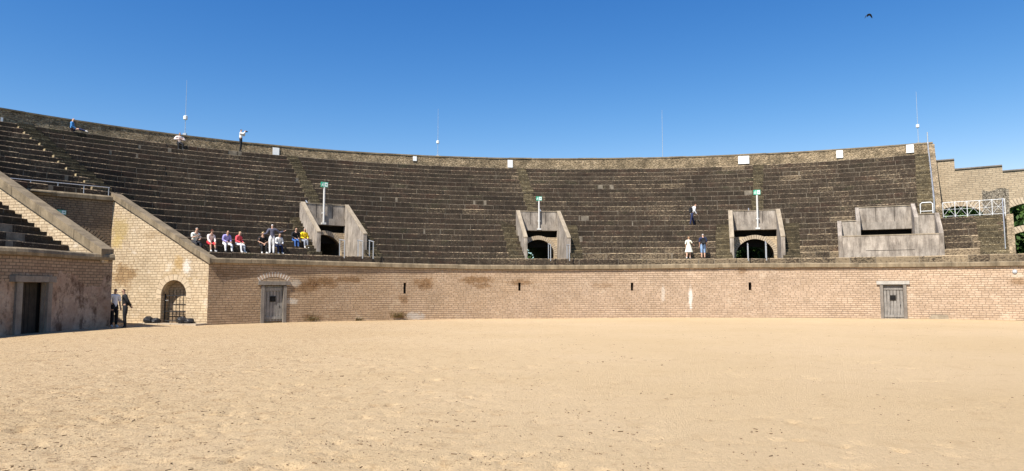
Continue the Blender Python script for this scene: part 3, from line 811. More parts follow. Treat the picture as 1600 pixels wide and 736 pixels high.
# ------------------------------------------------------------------ cross wall over the passage with its vault and railing
dQ = Vector((-.70, -.714)) * 6.4; LQ = dQ.length; dQn = dQ.normalized()
nQ = Vector((-dQn.y, dQn.x)); 
if nQ.x > 0: nQ = -nQ
xpos = lambda u, dep: (P1 + dQn * (LQ - u) + nQ * dep)  # u = LQ at P1
ZC = 6.5
crs = thing('passage_wall', 'shaded brown brick wall across the entrance passage with a vault arch and a railing on top', 'wall', (xpos(LQ / 2, 0).x, xpos(LQ / 2, 0).y, 0))
ra = 1.75; ua = LQ - ra - .35; za = 2.55
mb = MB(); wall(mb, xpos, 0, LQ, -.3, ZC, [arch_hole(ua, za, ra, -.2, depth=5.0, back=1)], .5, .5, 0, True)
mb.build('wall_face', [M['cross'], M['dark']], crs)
mb = MB(); sweep(mb, xpos, 0, LQ + .1, ZC, [(-.12, 0), (.6, 0), (.6, .26), (-.06, .26), (-.12, .18)], .6, 0, .008, 1.4); mb.build('coping', M['coping'], crs)
XP = lambda a, d, z: Vector((*xpos(a, d), z))
M['arch_x'] = m_brick('vault_arch_brick', (.30, .22, .14), (.23, .165, .105), (.07, .052, .036), .1, 1.2, .022)
mb = MB(); arch_ring(mb, XP, ua, za, ra, .85, .02, 0, 180, 0, 30); mb.build('arch_ring', M['arch_x'], crs)
rl = thing('railing', 'thin grey metal railing on top of the shaded passage wall at the upper left', 'railing', tuple(XP(LQ / 2, .25, ZC + .26)))
for k in range(6):
    u = .3 + (LQ - .45) * k / 5; mb = MB(); mb.tube([XP(u, .3, ZC + .2), XP(u, .3, ZC + .72)], .022, 6); mb.build('post', M['steel'], rl)
mb = MB(); mb.tube([XP(.1, .3, ZC + .73), XP(LQ - .1, .3, ZC + .73)], .024, 6); mb.build('top_rail', M['steel'], rl)
# ------------------------------------------------------------------ near stand: plaster wall, doorway, sloping parapet
TN = math.degrees(math.atan2(CC.x - CEN.x, CC.y - CEN.y))
UN0, UN1 = -88 * KU, TN * KU
zN = lambda px, py: unproj(px, py, pol(theta_at(px, r_in, 1, -85, -48), r_in(theta_at(px, r_in, 1, -85, -48))).y).z
un = lambda px: theta_at(px, r_in, 1.2, -85, -48) * KU
ndl, ndr = un(31), un(70); zd = zN(50, 441)
mb = MB(); wall(mb, pod, UN0, UN1, -.3, lambda u: 3.03, [Hole(ndl, ndr, -.3, zd, depth=.45, back=1)], .5, .5, 0, True, uoff=-UN1)
pw = mb.build('wall_face', [M['plaster'], M['dark']], near)
mb = MB(); sweep(mb, pod, UN0, UN1 + .04, 3.03, [(-.14, .003), (.6, .003), (.6, .3), (-.02, .3), (-.12, .24), (-.17, .12)], .5, 0, .006, 1.9); mb.build('coping', M['coping'], near)
def nbox(mb, u, y, z, dx, dy, dz_):
    p, ang = pod_frame(u); R = Matrix.Rotation(ang, 3, 'Z'); v = R @ Vector((0, y, 0)); mb.box((p.x + v.x, p.y + v.y, z), (dx, dy, dz_), M=R)
um = (ndl + ndr) / 2; wN = ndr - ndl
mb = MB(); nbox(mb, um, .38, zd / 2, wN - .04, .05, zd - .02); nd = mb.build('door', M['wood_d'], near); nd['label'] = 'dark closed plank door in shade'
mb = MB()
for k in range(1, 6): nbox(mb, ndl + wN * k / 6, .352, zd / 2, .015, .012, zd - .1)
mb.build('door_groove', M['dark'], nd)
for u in (ndl - .12, ndr + .12):
    mb = MB(); nbox(mb, u, .03, zd / 2 - .03, .24, .3, zd + .05); mb.build('door_jamb', M['frame'], near)
mb = MB(); nbox(mb, um, .02, zd + .125, wN + .85, .3, .24); mb.build('lintel', M['frame'], near)
npos = lambda u, dep: (CC + U * u - NV * dep)           # u from the corner outwards, depth towards the viewer
ztN = lambda u: 3.12 + SLP * u
mb = MB(); wall(mb, lambda u, d: npos(u, WT - d), 0, 8.5, 2.9, ztN, (), WT, .5)
pn = mb.build('parapet_wall', M['entr'], near)
mb = MB(); sweep(mb, lambda u, d: npos(u, WT - d), -.02, 8.5, lambda u: ztN(u), [(-.1, 0.0), (WT + .05, 0.0), (WT + .05, .42), (-.1, .42)], .6, 0, .01, 1.6); mb.build('coping', M['coping'], pn)
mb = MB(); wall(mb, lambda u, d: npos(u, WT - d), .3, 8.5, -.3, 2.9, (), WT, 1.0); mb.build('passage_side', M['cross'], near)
# ------------------------------------------------------------------ vomitories (one built, two copied)
def make_vomitory(loc, rz, label):
    v = thing('stand_exit', label, 'stairway exit', loc, rz, 'concrete exits in the seat rows')
    hw, th = 1.53, .22
    for s in (-1, 1):
        mb = MB(); x0, x1 = (s * hw, s * (hw - th)) if s < 0 else (hw - th, hw)
        poly = [(0, -.4), (3.55, -.4), (3.55, 3.46), (3.3, 3.46), (0, 1.38)]
        mb.prism(poly, x0, x1, lambda a, b, z: Vector((b, a, z)))
        w = mb.build('wing_wall', M['concrete'], v, local=True)
        # thin edge capping
        mb = MB(); mb.prism([(-.02, 1.381), (3.3, 3.461), (3.3, 3.52), (-.02, 1.44)], x0 - .02, x1 + .02, lambda a, b, z: Vector((b, a, z))); mb.build('capping', M['cope_light'], w, local=True)
    iw = hw - th - .003
    mb = MB(); mb.prism([(-iw, 2.55), (iw, 2.55), (iw, 3.43), (-iw, 3.43)], 3.30, 3.52); vp = mb.build('parapet', M['concrete'], v, local=True)
    for x in (-.55, .5):
        mb = MB(); mb.prism([(x - .01, 2.56), (x + .01, 2.56), (x + .01, 3.42), (x - .01, 3.42)], 3.29, 3.31); mb.build('panel_joint', M['dark'], vp, local=True)
    mb = MB(); mb.prism([(-iw, 3.432), (iw, 3.432), (iw, 3.475), (-iw, 3.475)], 3.27, 3.53); mb.build('capping', M['cope_light'], vp, local=True)
    mb = MB(); mb.prism([(-iw, 2.13), (iw, 2.13), (iw, 2.547), (-iw, 2.547)], 3.20, 3.95); mb.build('lintel', M['concrete_d'], v, local=True)
    mb = MB(); wall(mb, lambda u, d: (u, 3.30 + d), -iw, iw, -.2, 1.66, [arch_hole(0, .38, 1.13, -.2, through=True)], .35, .4)
    aw = mb.build('arch_wall', M['entr'], v, local=True)
    mb = MB(); arch_ring(mb, lambda a, d, z: Vector((a, 3.30 + d, z)), 0, .38, 1.13, .27, .015, 0, 180, 0, 22); mb.build('arch_ring', M['arch'], aw, local=True)
    mb = MB()
    L0, L1 = 3.64, 11.6; n = 16
    for k in range(n):
        a, b = math.pi * k / n, math.pi * (k + 1) / n
        p = [(1.15 * math.cos(x), .38 + 1.15 * math.sin(x)) for x in (a, b)]
        mb.face([(p[0][0], L0, p[0][1]), (p[1][0], L0, p[1][1]), (p[1][0], L1, p[1][1]), (p[0][0], L1, p[0][1])])
    for s in (-1, 1): mb.face([(s * 1.15, L0, -2), (s * 1.15, L1, -2), (s * 1.15, L1, .38), (s * 1.15, L0, .38)])
    mb.face([(-1.15, L0, -.04), (1.15, L0, -.04), (1.15, L0 + .6, -.04), (-1.15, L0 + .6, -.04)]); mb.face([(-1.15, L0 + .6, -.04), (1.15, L0 + .6, -.04), (1.15, L1, -1.6), (-1.15, L1, -1.6)])
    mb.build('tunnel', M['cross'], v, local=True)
    mb = MB(); mb.face([(-iw, 3.94, 1.0), (iw, 3.94, 1.0), (iw, 3.94, 2.2), (-iw, 3.94, 2.2)]); mb.build('slot_back', M['dark'], v, local=True)  # near-black sheet painting the shade of the slot under the lintel
    mb = MB(); mb.face([(-iw, -.02, .003), (iw, -.02, .003), (iw, 4.1, .003), (-iw, 4.1, .003)]); mb.build('landing', M['seat'], v, local=True)
    return v
fr = VOM[0]
v0 = make_vomitory((fr[0].x, fr[0].y, Z0), fr[1], 'concrete walled seat row exit right of the person in yellow')
for k, lab in ((1, 'concrete walled seat row exit in the middle, second of three'), (2, 'concrete walled seat row exit with the widest dark arch, rightmost of three')):
    c = copy_tree(v0); fr = VOM[k]; c.location = (fr[0].x, fr[0].y, Z0); c.rotation_euler.z = fr[1]; c['label'] = lab
    WORLD[c.name] = Vector(c.location)
    if k == 2: c.scale.x = 1.085
def vpt(k, x, y, z): p = from_local(x, y, VOM[k]); return Vector((p.x, p.y, Z0 + z))
# exit sign posts
def runner(mb, ox, oz, s, y, mi):
    """little running figure, drawn with solid bars on the sign face (local x,z)"""
    def bar(a, b, w):
        a = Vector((ox + a[0] * s, y, oz + a[1] * s)); b = Vector((ox + b[0] * s, y, oz + b[1] * s)); d = (b - a).normalized(); n = Vector((-d.z, 0, d.x)) * w * s / 2
        f = [a + n, a - n, b - n, b + n]
        mb.face(f, None, mi); mb.face([p + Vector((0, .006, 0)) for p in f][::-1], None, mi)
    bar((.05, .78), (.05, .95), .17); bar((0, .7), (-.08, .38), .2); bar((-.08, .4), (.16, .2), .13); bar((.16, .22), (.1, -.02), .11); bar((-.08, .4), (-.2, .12), .13); bar((-.2, .14), (-.42, .1), .11)
    bar((0, .68), (.26, .52), .09); bar((-.02, .68), (-.24, .56), .09); bar((-.24, .56), (-.3, .36), .08)
def sign_box(w, h, parent, z, y0=-.05):
    mb = MB(); mb.box((0, 0, z), (w, .10, h)); s = mb.build('sign_box', M['green'], parent, local=True)
    mb = MB(); mb.box((w * .22, y0 - .004, z), (w * .46, .006, h * .78)); mb.build('sign_field', M['signwhite'], s, local=True)
    mb = MB(); runner(mb, -w * .24, z - h * .38, h * .78, y0 - .006, 0)
    mb.build('pictogram', M['signwhite'], s, local=True)
    mb = MB(); y = y0 - .009
    def tri(p): mb.face([(a, y, b) for a, b in p]); mb.face([(a, y + .004, b) for a, b in p][::-1])
    tri([(w * .08, z + h * .05), (w * .08, z - h * .05), (w * .26, z - h * .05), (w * .26, z + h * .05)]); tri([(w * .24, z + h * .2), (w * .24, z - h * .2), (w * .4, z)])
    mb.build('arrow', M['green'], s, local=True)
    return s
def make_sign(loc, rz, label):
    s = thing('exit_sign_post', label, 'exit sign', loc, rz, 'green exit signs on poles')
    mb = MB(); mb.tube([(0, 0, -.05), (0, 0, 2.25)], .062, 10); mb.build('pole', M['pole'], s, local=True)
    mb = MB(); mb.box((0, .02, -.04), (.3, .16, .12)); mb.build('foot', M['pole'], s, local=True); mb = MB(); mb.box((0, .05, .62), (.2, .14, .07)); mb.build('bracket', M['pole'], s, local=True)
    sign_box(.44, .33, s, 2.42)
    return s
sg = [(0, -.12), (1, .02), (2, .22)]
labs = ['green exit sign on pale pole at the leftmost concrete exit', 'green exit sign on a pale pole above the middle concrete exit', 'green exit sign on a pale pole above the wide arch exit on the right']
s0 = None
for (k, x), lab in zip(sg, labs):
    p = vpt(k, x, 3.14, 2.25)
    if s0 is None: o = s0 = make_sign(tuple(p), VOM[k][1], lab)
    else: o = copy_tree(s0); o.location = p; o.rotation_euler.z = VOM[k][1]; o['label'] = lab; WORLD[o.name] = Vector(p)
    if k == 1: o.scale = (.9, .9, .86)
# exit sign plate on the passage wall
best = min((abs(proj(XP(u, 0, 5.6))[0] - 95.5), u) for u in [LQ * k / 500 for k in range(501)])[1]
pz = unproj(95.5, 332, XP(best, 0, 0).y).z
ang = math.atan2(-dQn.y, -dQn.x)
pp = XP(best, -.07, pz)
es = thing('exit_sign', 'small green and white exit sign on the shaded passage wall', 'exit sign', tuple(pp), ang)
sign_box(.40, .24, es, 0)
# ------------------------------------------------------------------ handrails
def handrail(k, x, y0, y1, z0, z1, label, grp='galvanised handrails at the exits', thin=.03):
    a, b = vpt(k, x, y0, z0), vpt(k, x, y1, z1)
    base = Vector((a.x, a.y, a.z)); t = thing('handrail', label, 'handrail', tuple(base), 0, grp)
    for p, h in ((a, .98), (b, .98)):
        mb = MB(); mb.tube([p - Vector((0, 0, .06)), p + Vector((0, 0, h - .03))], thin, 6); mb.build('post', M['steel'], t)
    mb = MB(); q = (b - a).normalized(); mb.tube([a - q * .08 + Vector((0, 0, .95)), b + q * .08 + Vector((0, 0, .95))], thin * 1.1, 6); mb.build('top_rail', M['steel'], t)
handrail(0, -.35, -1.35, -.55, -.1, 0, 'handrail standing left in front of the leftmost concrete exit')
handrail(0, .75, -1.35, -.6, -.1, 0, 'low handrail in the middle front of the leftmost concrete exit')
handrail(0, 1.40, -1.35, -.75, -.1, 0, 'taller handrail beside the right wing wall of the leftmost exit')
handrail(1, -.05, -1.3, -.6, -.1, 0, 'handrail in front of the dark arch of the middle exit')
handrail(1, 1.15, -1.3, -.6, -.1, -.05, 'handrail before the right wing wall of the middle exit')
handrail(2, -.62, -1.3, -.6, -.1, 0, 'left handrail before the wide arch exit')
handrail(2, .45, -1.3, -.6, -.1, .1, 'right handrail before the wide arch exit')
for k, x, lab in ((0, -.9, 'short handrail on the seat rows above the leftmost exit'), (1, .3, 'short handrail on the seat rows above the middle exit'), (2, -.3, 'short handrail on the seat rows above the wide arch exit')):
    handrail(k, x, 3.9, 4.3, 2.55, 2.75, lab, 'short handrails above the exits')
# ------------------------------------------------------------------ concrete box
bx_ = thing('seating_box', 'wide streaked concrete spectator box low in the seat rows at the right', 'box', (BOX[0].x, BOX[0].y, Z0), BOX[1])
def pris(name, poly, y0, y1, mat, parent=bx_): mb = MB(); mb.prism(poly, y0, y1); return mb.build(name, M[mat], parent, local=True)
def rect(x0, x1, z0, z1): return [(x0, z0), (x1, z0), (x1, z1), (x0, z1)]
W_ = 2.82
fw = pris('front_wall', rect(-W_ + .24, W_ - .24, -.4, 1.3), 0.02, .22, 'concrete')
pris('capping', rect(-W_ + .24, W_ - .24, 1.302, 1.36), 0, .25, 'cope_light', fw)
pris('groove', rect(-1.3, 1.3, .40, .425), .014, .03, 'dark', fw)
def sw(name, x0, x1, poly):
    mb = MB(); mb.prism(poly, x0, x1, lambda a, b, z: Vector((b, a, z))); return mb.build(name, M['concrete'], bx_, local=True)
sw('wing_wall', -W_, -W_ + .237, [(-.02, -.4), (1.95, -.4), (1.95, 2.45), (1.7, 2.45), (-.02, 1.36)])
sw('wing_wall', W_ - .237, W_, [(-.02, -.4), (2.5, -.4), (2.5, 2.72), (1.6, 2.72), (-.02, 1.36)])
sw('inner_wall', -1.72, -1.49, [(1.6, 0), (3.5, 0), (3.5, 3.42), (3.25, 3.42), (1.6, 2.40)])
sw('inner_wall', 1.49, 1.72, [(1.6, 0), (3.5, 0), (3.5, 3.52), (3.25, 3.52), (1.6, 2.50)])
pris('side_back', rect(-W_ + .24, -1.723, 1.42, 2.40), 1.7, 1.92, 'concrete'); pris('side_back', rect(1.723, W_ - .24, 1.42, 2.66), 1.7, 1.92, 'concrete')
pris('side_ledge', rect(-W_ + .24, -1.723, .6, 1.40), 1.55, 1.9, 'concrete_d'); pris('side_ledge', rect(1.723, W_ - .24, .6, 1.40), 1.55, 1.9, 'concrete_d')
pris('back_parapet', rect(-1.487, 1.487, 2.42, 3.40), 3.3, 3.52, 'concrete'); pris('back_lintel', rect(-1.487, 1.487, 1.93, 2.417), 3.14, 3.95, 'concrete_d')
bp = [o_ for o_ in bx_.children if o_.name.startswith('back_parapet')][0]
for x in (-.52, .55): pris('panel_joint', rect(x - .012, x + .012, 2.43, 3.39), 3.288, 3.31, 'dark', bp)
pris('capping', rect(-1.487, 1.487, 3.402, 3.45), 3.26, 3.54, 'cope_light', bp)
for o_, (xa, xb, zz) in zip([o_ for o_ in bx_.children if o_.name.startswith('side_back')], ((-W_ + .24, -1.723, 2.402), (1.723, W_ - .24, 2.662))): pris('capping', rect(xa, xb, zz, zz + .05), 1.66, 1.94, 'cope_light', o_)
pris('back_brickwork', rect(-1.487, 1.487, -.2, 1.52), 3.32, 3.6, 'entr'); pris('slot_back', rect(-1.487, 1.487, -.2, 1.928), 3.8, 3.95, 'dark')  # slot behind the brickwork closed by a sheet painted as deep shade
pris('box_floor', rect(-W_ + .24, W_ - .24, -.1, .02), .22, 3.7, 'seat')
# ------------------------------------------------------------------ notices on the parapet
def parapet_frame(px, z):
    t = theta_at(px, rp, z); p = pol(t, rp(t)); a, b = pol(t - .3, rp(t - .3)), pol(t + .3, rp(t + .3)); d = b - a
    return p, math.atan2(d.y, d.x)
for px, py, w, h, lab in ((3, 191, 3, 15, 'white notice panel at the very left end of the top wall'), (431, 237, 10, 12.5, 'grey white notice panel on the top wall right of the photographing man'), (648, 248, 6, 7.5, 'smallest white notice panel on the top wall, left of the middle'), (797, 256, 8, 12, 'narrow white notice panel on the top wall near its middle'),
                          (1162, 250, 16.5, 12.5, 'widest white notice panel on the top wall'), (1312, 241, 9.5, 12, 'white notice panel on the top wall above the concrete box'), (1422, 232.5, 10.5, 13, 'last white notice panel near the right end of the top wall')):
    p, a = parapet_frame(px, 12.2); s = p.y / F; z = unproj(px, py, p.y).z
    n = thing('notice_panel', lab, 'notice', (p.x, p.y, z - h * s / 2), a, 'white panels along the top wall')
    mb = MB(); mb.box((0, -.05, h * s / 2), (w * s, .03, h * s)); mb.build('board', M['panel'], n, local=True)
    mb = MB()
    for x in (-.3, .3): mb.box((x * w * s, -.017, h * s / 2), (.04, .034, h * s * .9))
    mb.build('batten', M['steel'], n, local=True)
# ------------------------------------------------------------------ lightning rods on the top wall
for px, yb, yt, ybx, r, lab in ((289, 206, 125, 184, 3.2, 'tall thin mast with a white box above the seated man in a pale shirt'), (684, 243, 170, 222, 2.3, 'thin mast with a small white box left of the middle'), (1035.5, 244, 172, None, 0, 'thin bare mast without a box right of the middle'), (1435, 219, 143, 197, 2.5, 'thin mast with a white box at the right end of the top wall')):
    rf = lambda t: rp(t) + .25
    t = theta_at(px, rf, 12.8); p = pol(t, rf(t)); s = p.y / F; zt = unproj(px, yt, p.y).z
    m = thing('mast', lab, 'mast', (p.x, p.y, 12.6), 0, 'thin masts on the top wall')
    mb = MB(); mb.tube([(0, 0, 0), (0, 0, (zt - 12.6) * .45), (0, 0, zt - 12.6)], .03, 6, radii=[.022, .017, .009]); mb.build('rod', M['steel'], m, local=True)
    mb = MB(); mb.box((0, 0, .1), (.22, .22, .2)); mb.build('foot', M['steel'], m, local=True)
    if ybx:
        z = unproj(px, ybx, p.y).z - 12.6
        mb = MB(); mb.tube([(0, 0, z - r * s), (0, 0, z - r * s * .8), (0, 0, z + r * s * .8), (0, 0, z + r * s)], r * s, 10, radii=[r * s * .7, r * s, r * s, r * s * .7]); mb.build('box', M['panel'], m, local=True)
# ------------------------------------------------------------------ low right end: platform, railings, pier, arcaded outer wall
lowp = thing('platform', 'paved landing behind the low seat rows before the arcade wall at the right', 'terrace', (pol(38, 42).x, pol(38, 42).y, 0))
mb = MB()
zpf = z_row(6) + .02
t = T_END
while t < T_LOW - .01:
    e = min(T_LOW, t + 1)
    a, b = pol(t, r_row(6, t) + .25), pol(e, r_row(6, e) + .25); c, d = pol(e, rp(e) + .1), pol(t, rp(t) + .1)
    mb.face([(a.x, a.y, zpf), (b.x, b.y, zpf), (c.x, c.y, zpf), (d.x, d.y, zpf)]); t = e
mb.build('slab', M['seat'], lowp)
mb = MB()
poly = [(r_in(T_LOW) + 1.6, 2.0), (rp(T_LOW), 2.0), (rp(T_LOW), zpf - .01), (r_row(6, T_LOW) - .2, zpf - .01), (r_row(1, T_LOW) - .2, z_row(0) + .1)]
def TL(a, b, z):
    p = pol(T_LOW + .05, a); tx = Vector((math.cos(RAD(T_LOW)), -math.sin(RAD(T_LOW)))); p = p + tx * b; return Vector((p.x, p.y, z))
mb.prism(poly, 0, .35, TL); mb.build('end_wall', M['parapet'], lowp)
mb = MB()
t = T_LOW
while t < 58:
    e = t + 2; q = []
    for tt, rr in ((t, r_in(t) + .6), (e, r_in(e) + .6), (e, rp(e)), (t, rp(t))): p = pol(tt, rr); q.append((p.x, p.y, 3.1))
    mb.face(q); t = e
mb.build('earth_shelf', M['grass'], lowp)
# arcade wall
def fac_pos(u, dep): p = pol(u / KU, rp(u / KU) + .15 + dep); return (p.x, p.y)
uf = lambda px, z: theta_at(px, lambda t: rp(t) + .15, z, 10, 62) * KU
zf = lambda px, py: unproj(px, py, pol(uf(px, 9) / KU, rp(uf(px, 9) / KU) + .15).y).z
u_s1, u_s2 = uf(1491.5, 10.8), uf(1566, 10.5)
zA, zB, zC_ = zf(1480, 251), zf(1530, 262.5), zf(1585, 267)
uF0, uF1 = (T_END + .3) * KU, 60 * KU
a1 = uf(1497, 7); r1 = 1.38; z1 = zf(1497, 322) - r1
a2 = uf(1613, 7); r2 = 1.55; z2 = zf(1597, 316) - r2 - .05
a3, r3 = a2, 1.45; z3 = zf(1597, 358) - r3 - .1
arc = thing('arcade_wall', 'pale brick outer wall with stepped top and open arches showing trees at the far right', 'wall', (*fac_pos(a2, 0), 0))
holes = [arch_hole(a1, z1, r1, zpf + .3, through=True), arch_hole(a2, z2, r2, z2 - 1.0, through=True), arch_hole(a3, z3, r3, 2.6, through=True)]
stepz = lambda u: zA
mb = MB()
hA = [h for h in holes if h.u0 < u_s1 < h.u1]
if hA:  # the first arch straddles the step: build lower strip through, upper strips separately
    mb = MB()
    zz = z1 + r1 + .35
    wall(mb, fac_pos, uF0, u_s2, -.2, zz, [holes[0]], .6, .8); wall(mb, fac_pos, uF0, u_s1, zz, zA, (), .6, .8); wall(mb, fac_pos, u_s1, u_s2, zz, zB, (), .6, .8)
else:
    wall(mb, fac_pos, uF0, u_s1, -.2, zA, [h for h in holes if h.u1 < u_s1], .6, .8)
    wall(mb, fac_pos, u_s1, u_s2, -.2, zB, [h for h in holes if h.u0 > u_s1 and h.u1 < u_s2], .6, .8)
wall(mb, fac_pos, u_s2, uF1, -.2, zC_, [holes[1], holes[2]], .6, .8)
mb.build('wall_face', M['facade'], arc)
for (ua_, ub_, z) in ((uF0, u_s1, zA), (u_s1 + .002, u_s2, zB), (u_s2 + .002, uF1, zC_)):
    mb = MB(); sweep(mb, fac_pos, ua_, ub_, z, [(-.08, .003), (.68, .003), (.68, .09), (-.08, .09)], .8); mb.build('metal_cap', M['frame'], arc)
FP = lambda a, d, z: Vector((*fac_pos(a, d), z))
for (a, z, r) in ((a1, z1, r1), (a2, z2, r2), (a3, z3, r3)):
    mb = MB(); arch_ring(mb, FP, a, z, r, .42, .012, 0, 180, 0, 24); mb.build('arch_ring', M['arch'], arc)
# rough stone pier behind the low stair
M['pierstone'] = m_rubble('rough_pier_stone', (.30, .25, .185), (.42, .36, .27), (.10, .08, .06), 6.0, 1.5, (.07, .06, .045), .7)
tpier = theta_at(1555, lambda t: r_row(6, t) + 3.2, 8); pc = pol(tpier, r_row(6, tpier) + 3.2)
zpt = unproj(1555, 293.5, pc.y).z; wpier = 35 * pc.y / F
pier = thing('stone_pier', 'rough grey rubble stone pier behind the low stair at the far right', 'pier', (pc.x, pc.y, zpf), -RAD(tpier))
mb = MB(); h = zpt - zpf
def pp_(u, d): return (u, d)
wall(mb, pp_, -wpier / 2, wpier / 2, 0, lambda u: h - .12 + .1 * math.sin(u * 5), (), 2.2, .2)
mb.build('rubble', M['pierstone'], pier, local=True)
# white railing along the landing
def tpix(px, rr, z): return theta_at(px, rr, z, 10, 60)
rq = lambda t: r_row(6, t) + .7
ta_, tb2 = tpix(1474, rq, zpf), tpix(1571, rq, zpf)
wr = thing('railing', 'white metal railing with crossed bars on the landing at the far right', 'railing', (*pol((ta_ + tb2) / 2, rq(ta_)), zpf))
def RQ(f, z): t = ta_ + (tb2 - ta_) * f; p = pol(t, rq(t)); return Vector((p.x, p.y, zpf + z))
NB = 5
for k in range(NB + 1):
    mb = MB(); mb.tube([RQ(k / NB, -.05), RQ(k / NB, 1.0)], .020, 6); mb.build('post', M['whitemetal'], wr)
mb = MB(); mb.tube([RQ(f / 10, 1.0) for f in range(11)], .02, 6); mb.build('top_rail', M['whitemetal'], wr)
mb = MB(); mb.tube([RQ(f / 10, .12) for f in range(11)], .013, 6); mb.tube([RQ(f / 10, .55) for f in range(11)], .009, 5); mb.build('lower_rail', M['whitemetal'], wr)
mb = MB()
for k in range(NB):
    mb.tube([RQ(k / NB, .12), RQ((k + 1) / NB, 1.0)], .008, 5); mb.tube([RQ(k / NB, 1.0), RQ((k + 1) / NB, .12)], .008, 5)
mb.build('crossed_bars', M['whitemetal'], wr)
# sloping railing down the low stair
sr = thing('railing', 'grey railing sloping down beside the low stair at the far right', 'railing', (*pol(T_LOW, r_row(3, T_LOW)), z_row(3)))
def SR(i, z): t = T_LOW - .15; p = pol(t, r_row(1, t) + (r_row(6, t) - r_row(1, t)) * (i - 1) / 5); return Vector((p.x, p.y, z_row(1) + (z_row(6) - z_row(1)) * (i - 1) / 5 + z))
for i in (1, 2.6, 4.3, 6): mb = MB(); mb.tube([SR(i, -.1), SR(i, 1.0)], .026, 6); mb.build('post', M['steel'], sr)
for z, nm in ((1.0, 'top_rail'), (.55, 'lower_rail')): mb = MB(); mb.tube([SR(1, z), SR(6, z)], .026, 6); mb.build(nm, M['steel'], sr)
# railing down the cut end of the high stand
hr = thing('railing', 'steep grey railing following the cut right end of the tall seat bank', 'railing', (*pol(T_END, r_row(12, T_END)), z_row(12)))
def HR(i, z):
    t = T_END + .05; p = pol(t, r_row(7, t) + (r_row(NR, t) + .9 - r_row(7, t)) * (i - 7) / 12); return Vector((p.x, p.y, z_row(7) + (z_row(NR) - z_row(7)) * (i - 7) / 12 + z))
for k in range(9): i = 7 + 12 * k / 8; mb = MB(); mb.tube([HR(i, -.1), HR(i, 1.0)], .028, 6); mb.build('post', M['steel'], hr)
for z, nm in ((1.0, 'top_rail'), (.55, 'middle_rail'), (.15, 'bottom_rail')): mb = MB(); mb.tube([HR(7, z), HR(19, z)], .028, 6); mb.build(nm, M['steel'], hr)
for k in range(9): pass
mb = MB(); mb.tube([HR(19, 0), HR(19, 1.75)], .04, 6); mb.build('end_post', M['steel'], hr)
# inverted U rail above the box
tU0, tU1 = tpix(1438, lambda t: r_row(6, t) + .3, 7), tpix(1457.5, lambda t: r_row(6, t) + .3, 7)
pU0, pU1 = pol(tU0, r_row(6, tU0) + .3), pol(tU1, r_row(6, tU1) + .3)
ur = thing('railing', 'white hoop shaped rail behind the right corner of the concrete box', 'railing', (pU0.x, pU0.y, z_row(6)))
A_, B_ = Vector((pU0.x, pU0.y, z_row(6))), Vector((pU1.x, pU1.y, z_row(6)))
up = Vector((0, 0, 1))
mb = MB(); dd = (B_ - A_).normalized(); mb.tube([A_, A_ + up * .95, A_ + up * 1.05 + dd * .1, B_ + up * 1.05 - dd * .1, B_ + up * .95, B_], .034, 7); mb.build('hoop', M['whitemetal'], ur)
mb = MB(); mb.tube([A_ + up * .5, B_ + up * .5], .024, 6); mb.build('middle_rail', M['whitemetal'], ur)
# ------------------------------------------------------------------ sand
def smooth(a, b, x): x = max(0, min(1, (x - a) / (b - a))); return x * x * (3 - 2 * x)
prints = {}
rnd = random.Random(11)
def add_print(x, y, r, d, ang, el):
    R_ = r * 2.4
    for ix in range(int((x - R_) // .5), int((x + R_) // .5) + 1):
        for iy in range(int((y - R_) // .5), int((y + R_) // .5) + 1):
            prints.setdefault((ix, iy), []).append((x, y, r, d, math.cos(ang), math.sin(ang), el))
for _ in range(1700):
    y = 5.5 + 26 * rnd.random() ** 1.5
    x = rnd.uniform(-.78, .78) * y
    keep = .95 - .75 * smooth(-.25, .35, x / y)
    if rnd.random() > keep: continue
    add_print(x, y, rnd.uniform(.06, .12), rnd.uniform(.008, .022), rnd.uniform(0, 6.3), rnd.uniform(1.3, 2.3))
for _ in range(60):                                      # larger scuffed hollows
    y = 6 + 12 * rnd.random(); x = rnd.uniform(-.78, .6) * y
    if rnd.random() > .9 - .6 * smooth(-.3, .4, x / y): continue
    cx_, cy_ = x, y
    for _ in range(rnd.randint(3, 7)): add_print(cx_ + rnd.gauss(0, .22), cy_ + rnd.gauss(0, .2), rnd.uniform(.05, .11), rnd.uniform(.015, .04), rnd.uniform(0, 6.3), rnd.uniform(1.2, 2.2))
def sand_h(x, y):
    h = sand_z(x, y)
    rel = 1 - .72 * smooth(-.3, .35, x / max(y, 1))       # trampled on the left, raked on the right
    v = Vector((x, y, 0))
    h += .030 * mnoise.noise(v * .22) 
    h += .007 * rel * mnoise.noise(v * 1.3 + Vector((5, 1, 0)))
    if y < 27:
        h += .0125 * rel * mnoise.noise(v * 4.2 + Vector((9, 3, 0)))
        n = mnoise.noise(v * 9.5)
        h += .0085 * rel * n * (1 if y < 16 else .6)
        for (px, py, r, d, c, s, el) in prints.get((int(x // .5), int(y // .5)), ()):
            dx, dy = x - px, y - py
            a, b = (dx * c + dy * s) / (r * el), (-dx * s + dy * c) / r
            q = a * a + b * b
            if q < 4.5: h += -d * 1.25 * math.exp(-q * 1.6) + d * .10 * math.exp(-(q - 1.7) ** 2 * 1.8)
    return h
ys = []; y = 3.0
while y < 50:
    ys.append(y); y += max(.045, .0045 * y + .0001 * y * y) if y > 5 else .3
sv, sf, idx = [], [], {}
NXC = 430
prev = None
for j, y in enumerate(ys):
    row = []
    half = max(.86 * y, 7.0)
    for k in range(NXC + 1):
        x = -half + 2 * half * k / NXC
        row.append((x, y))
    prev = row
    for (x, y_) in row: sv.append((x, y_, 0))
keepv = []
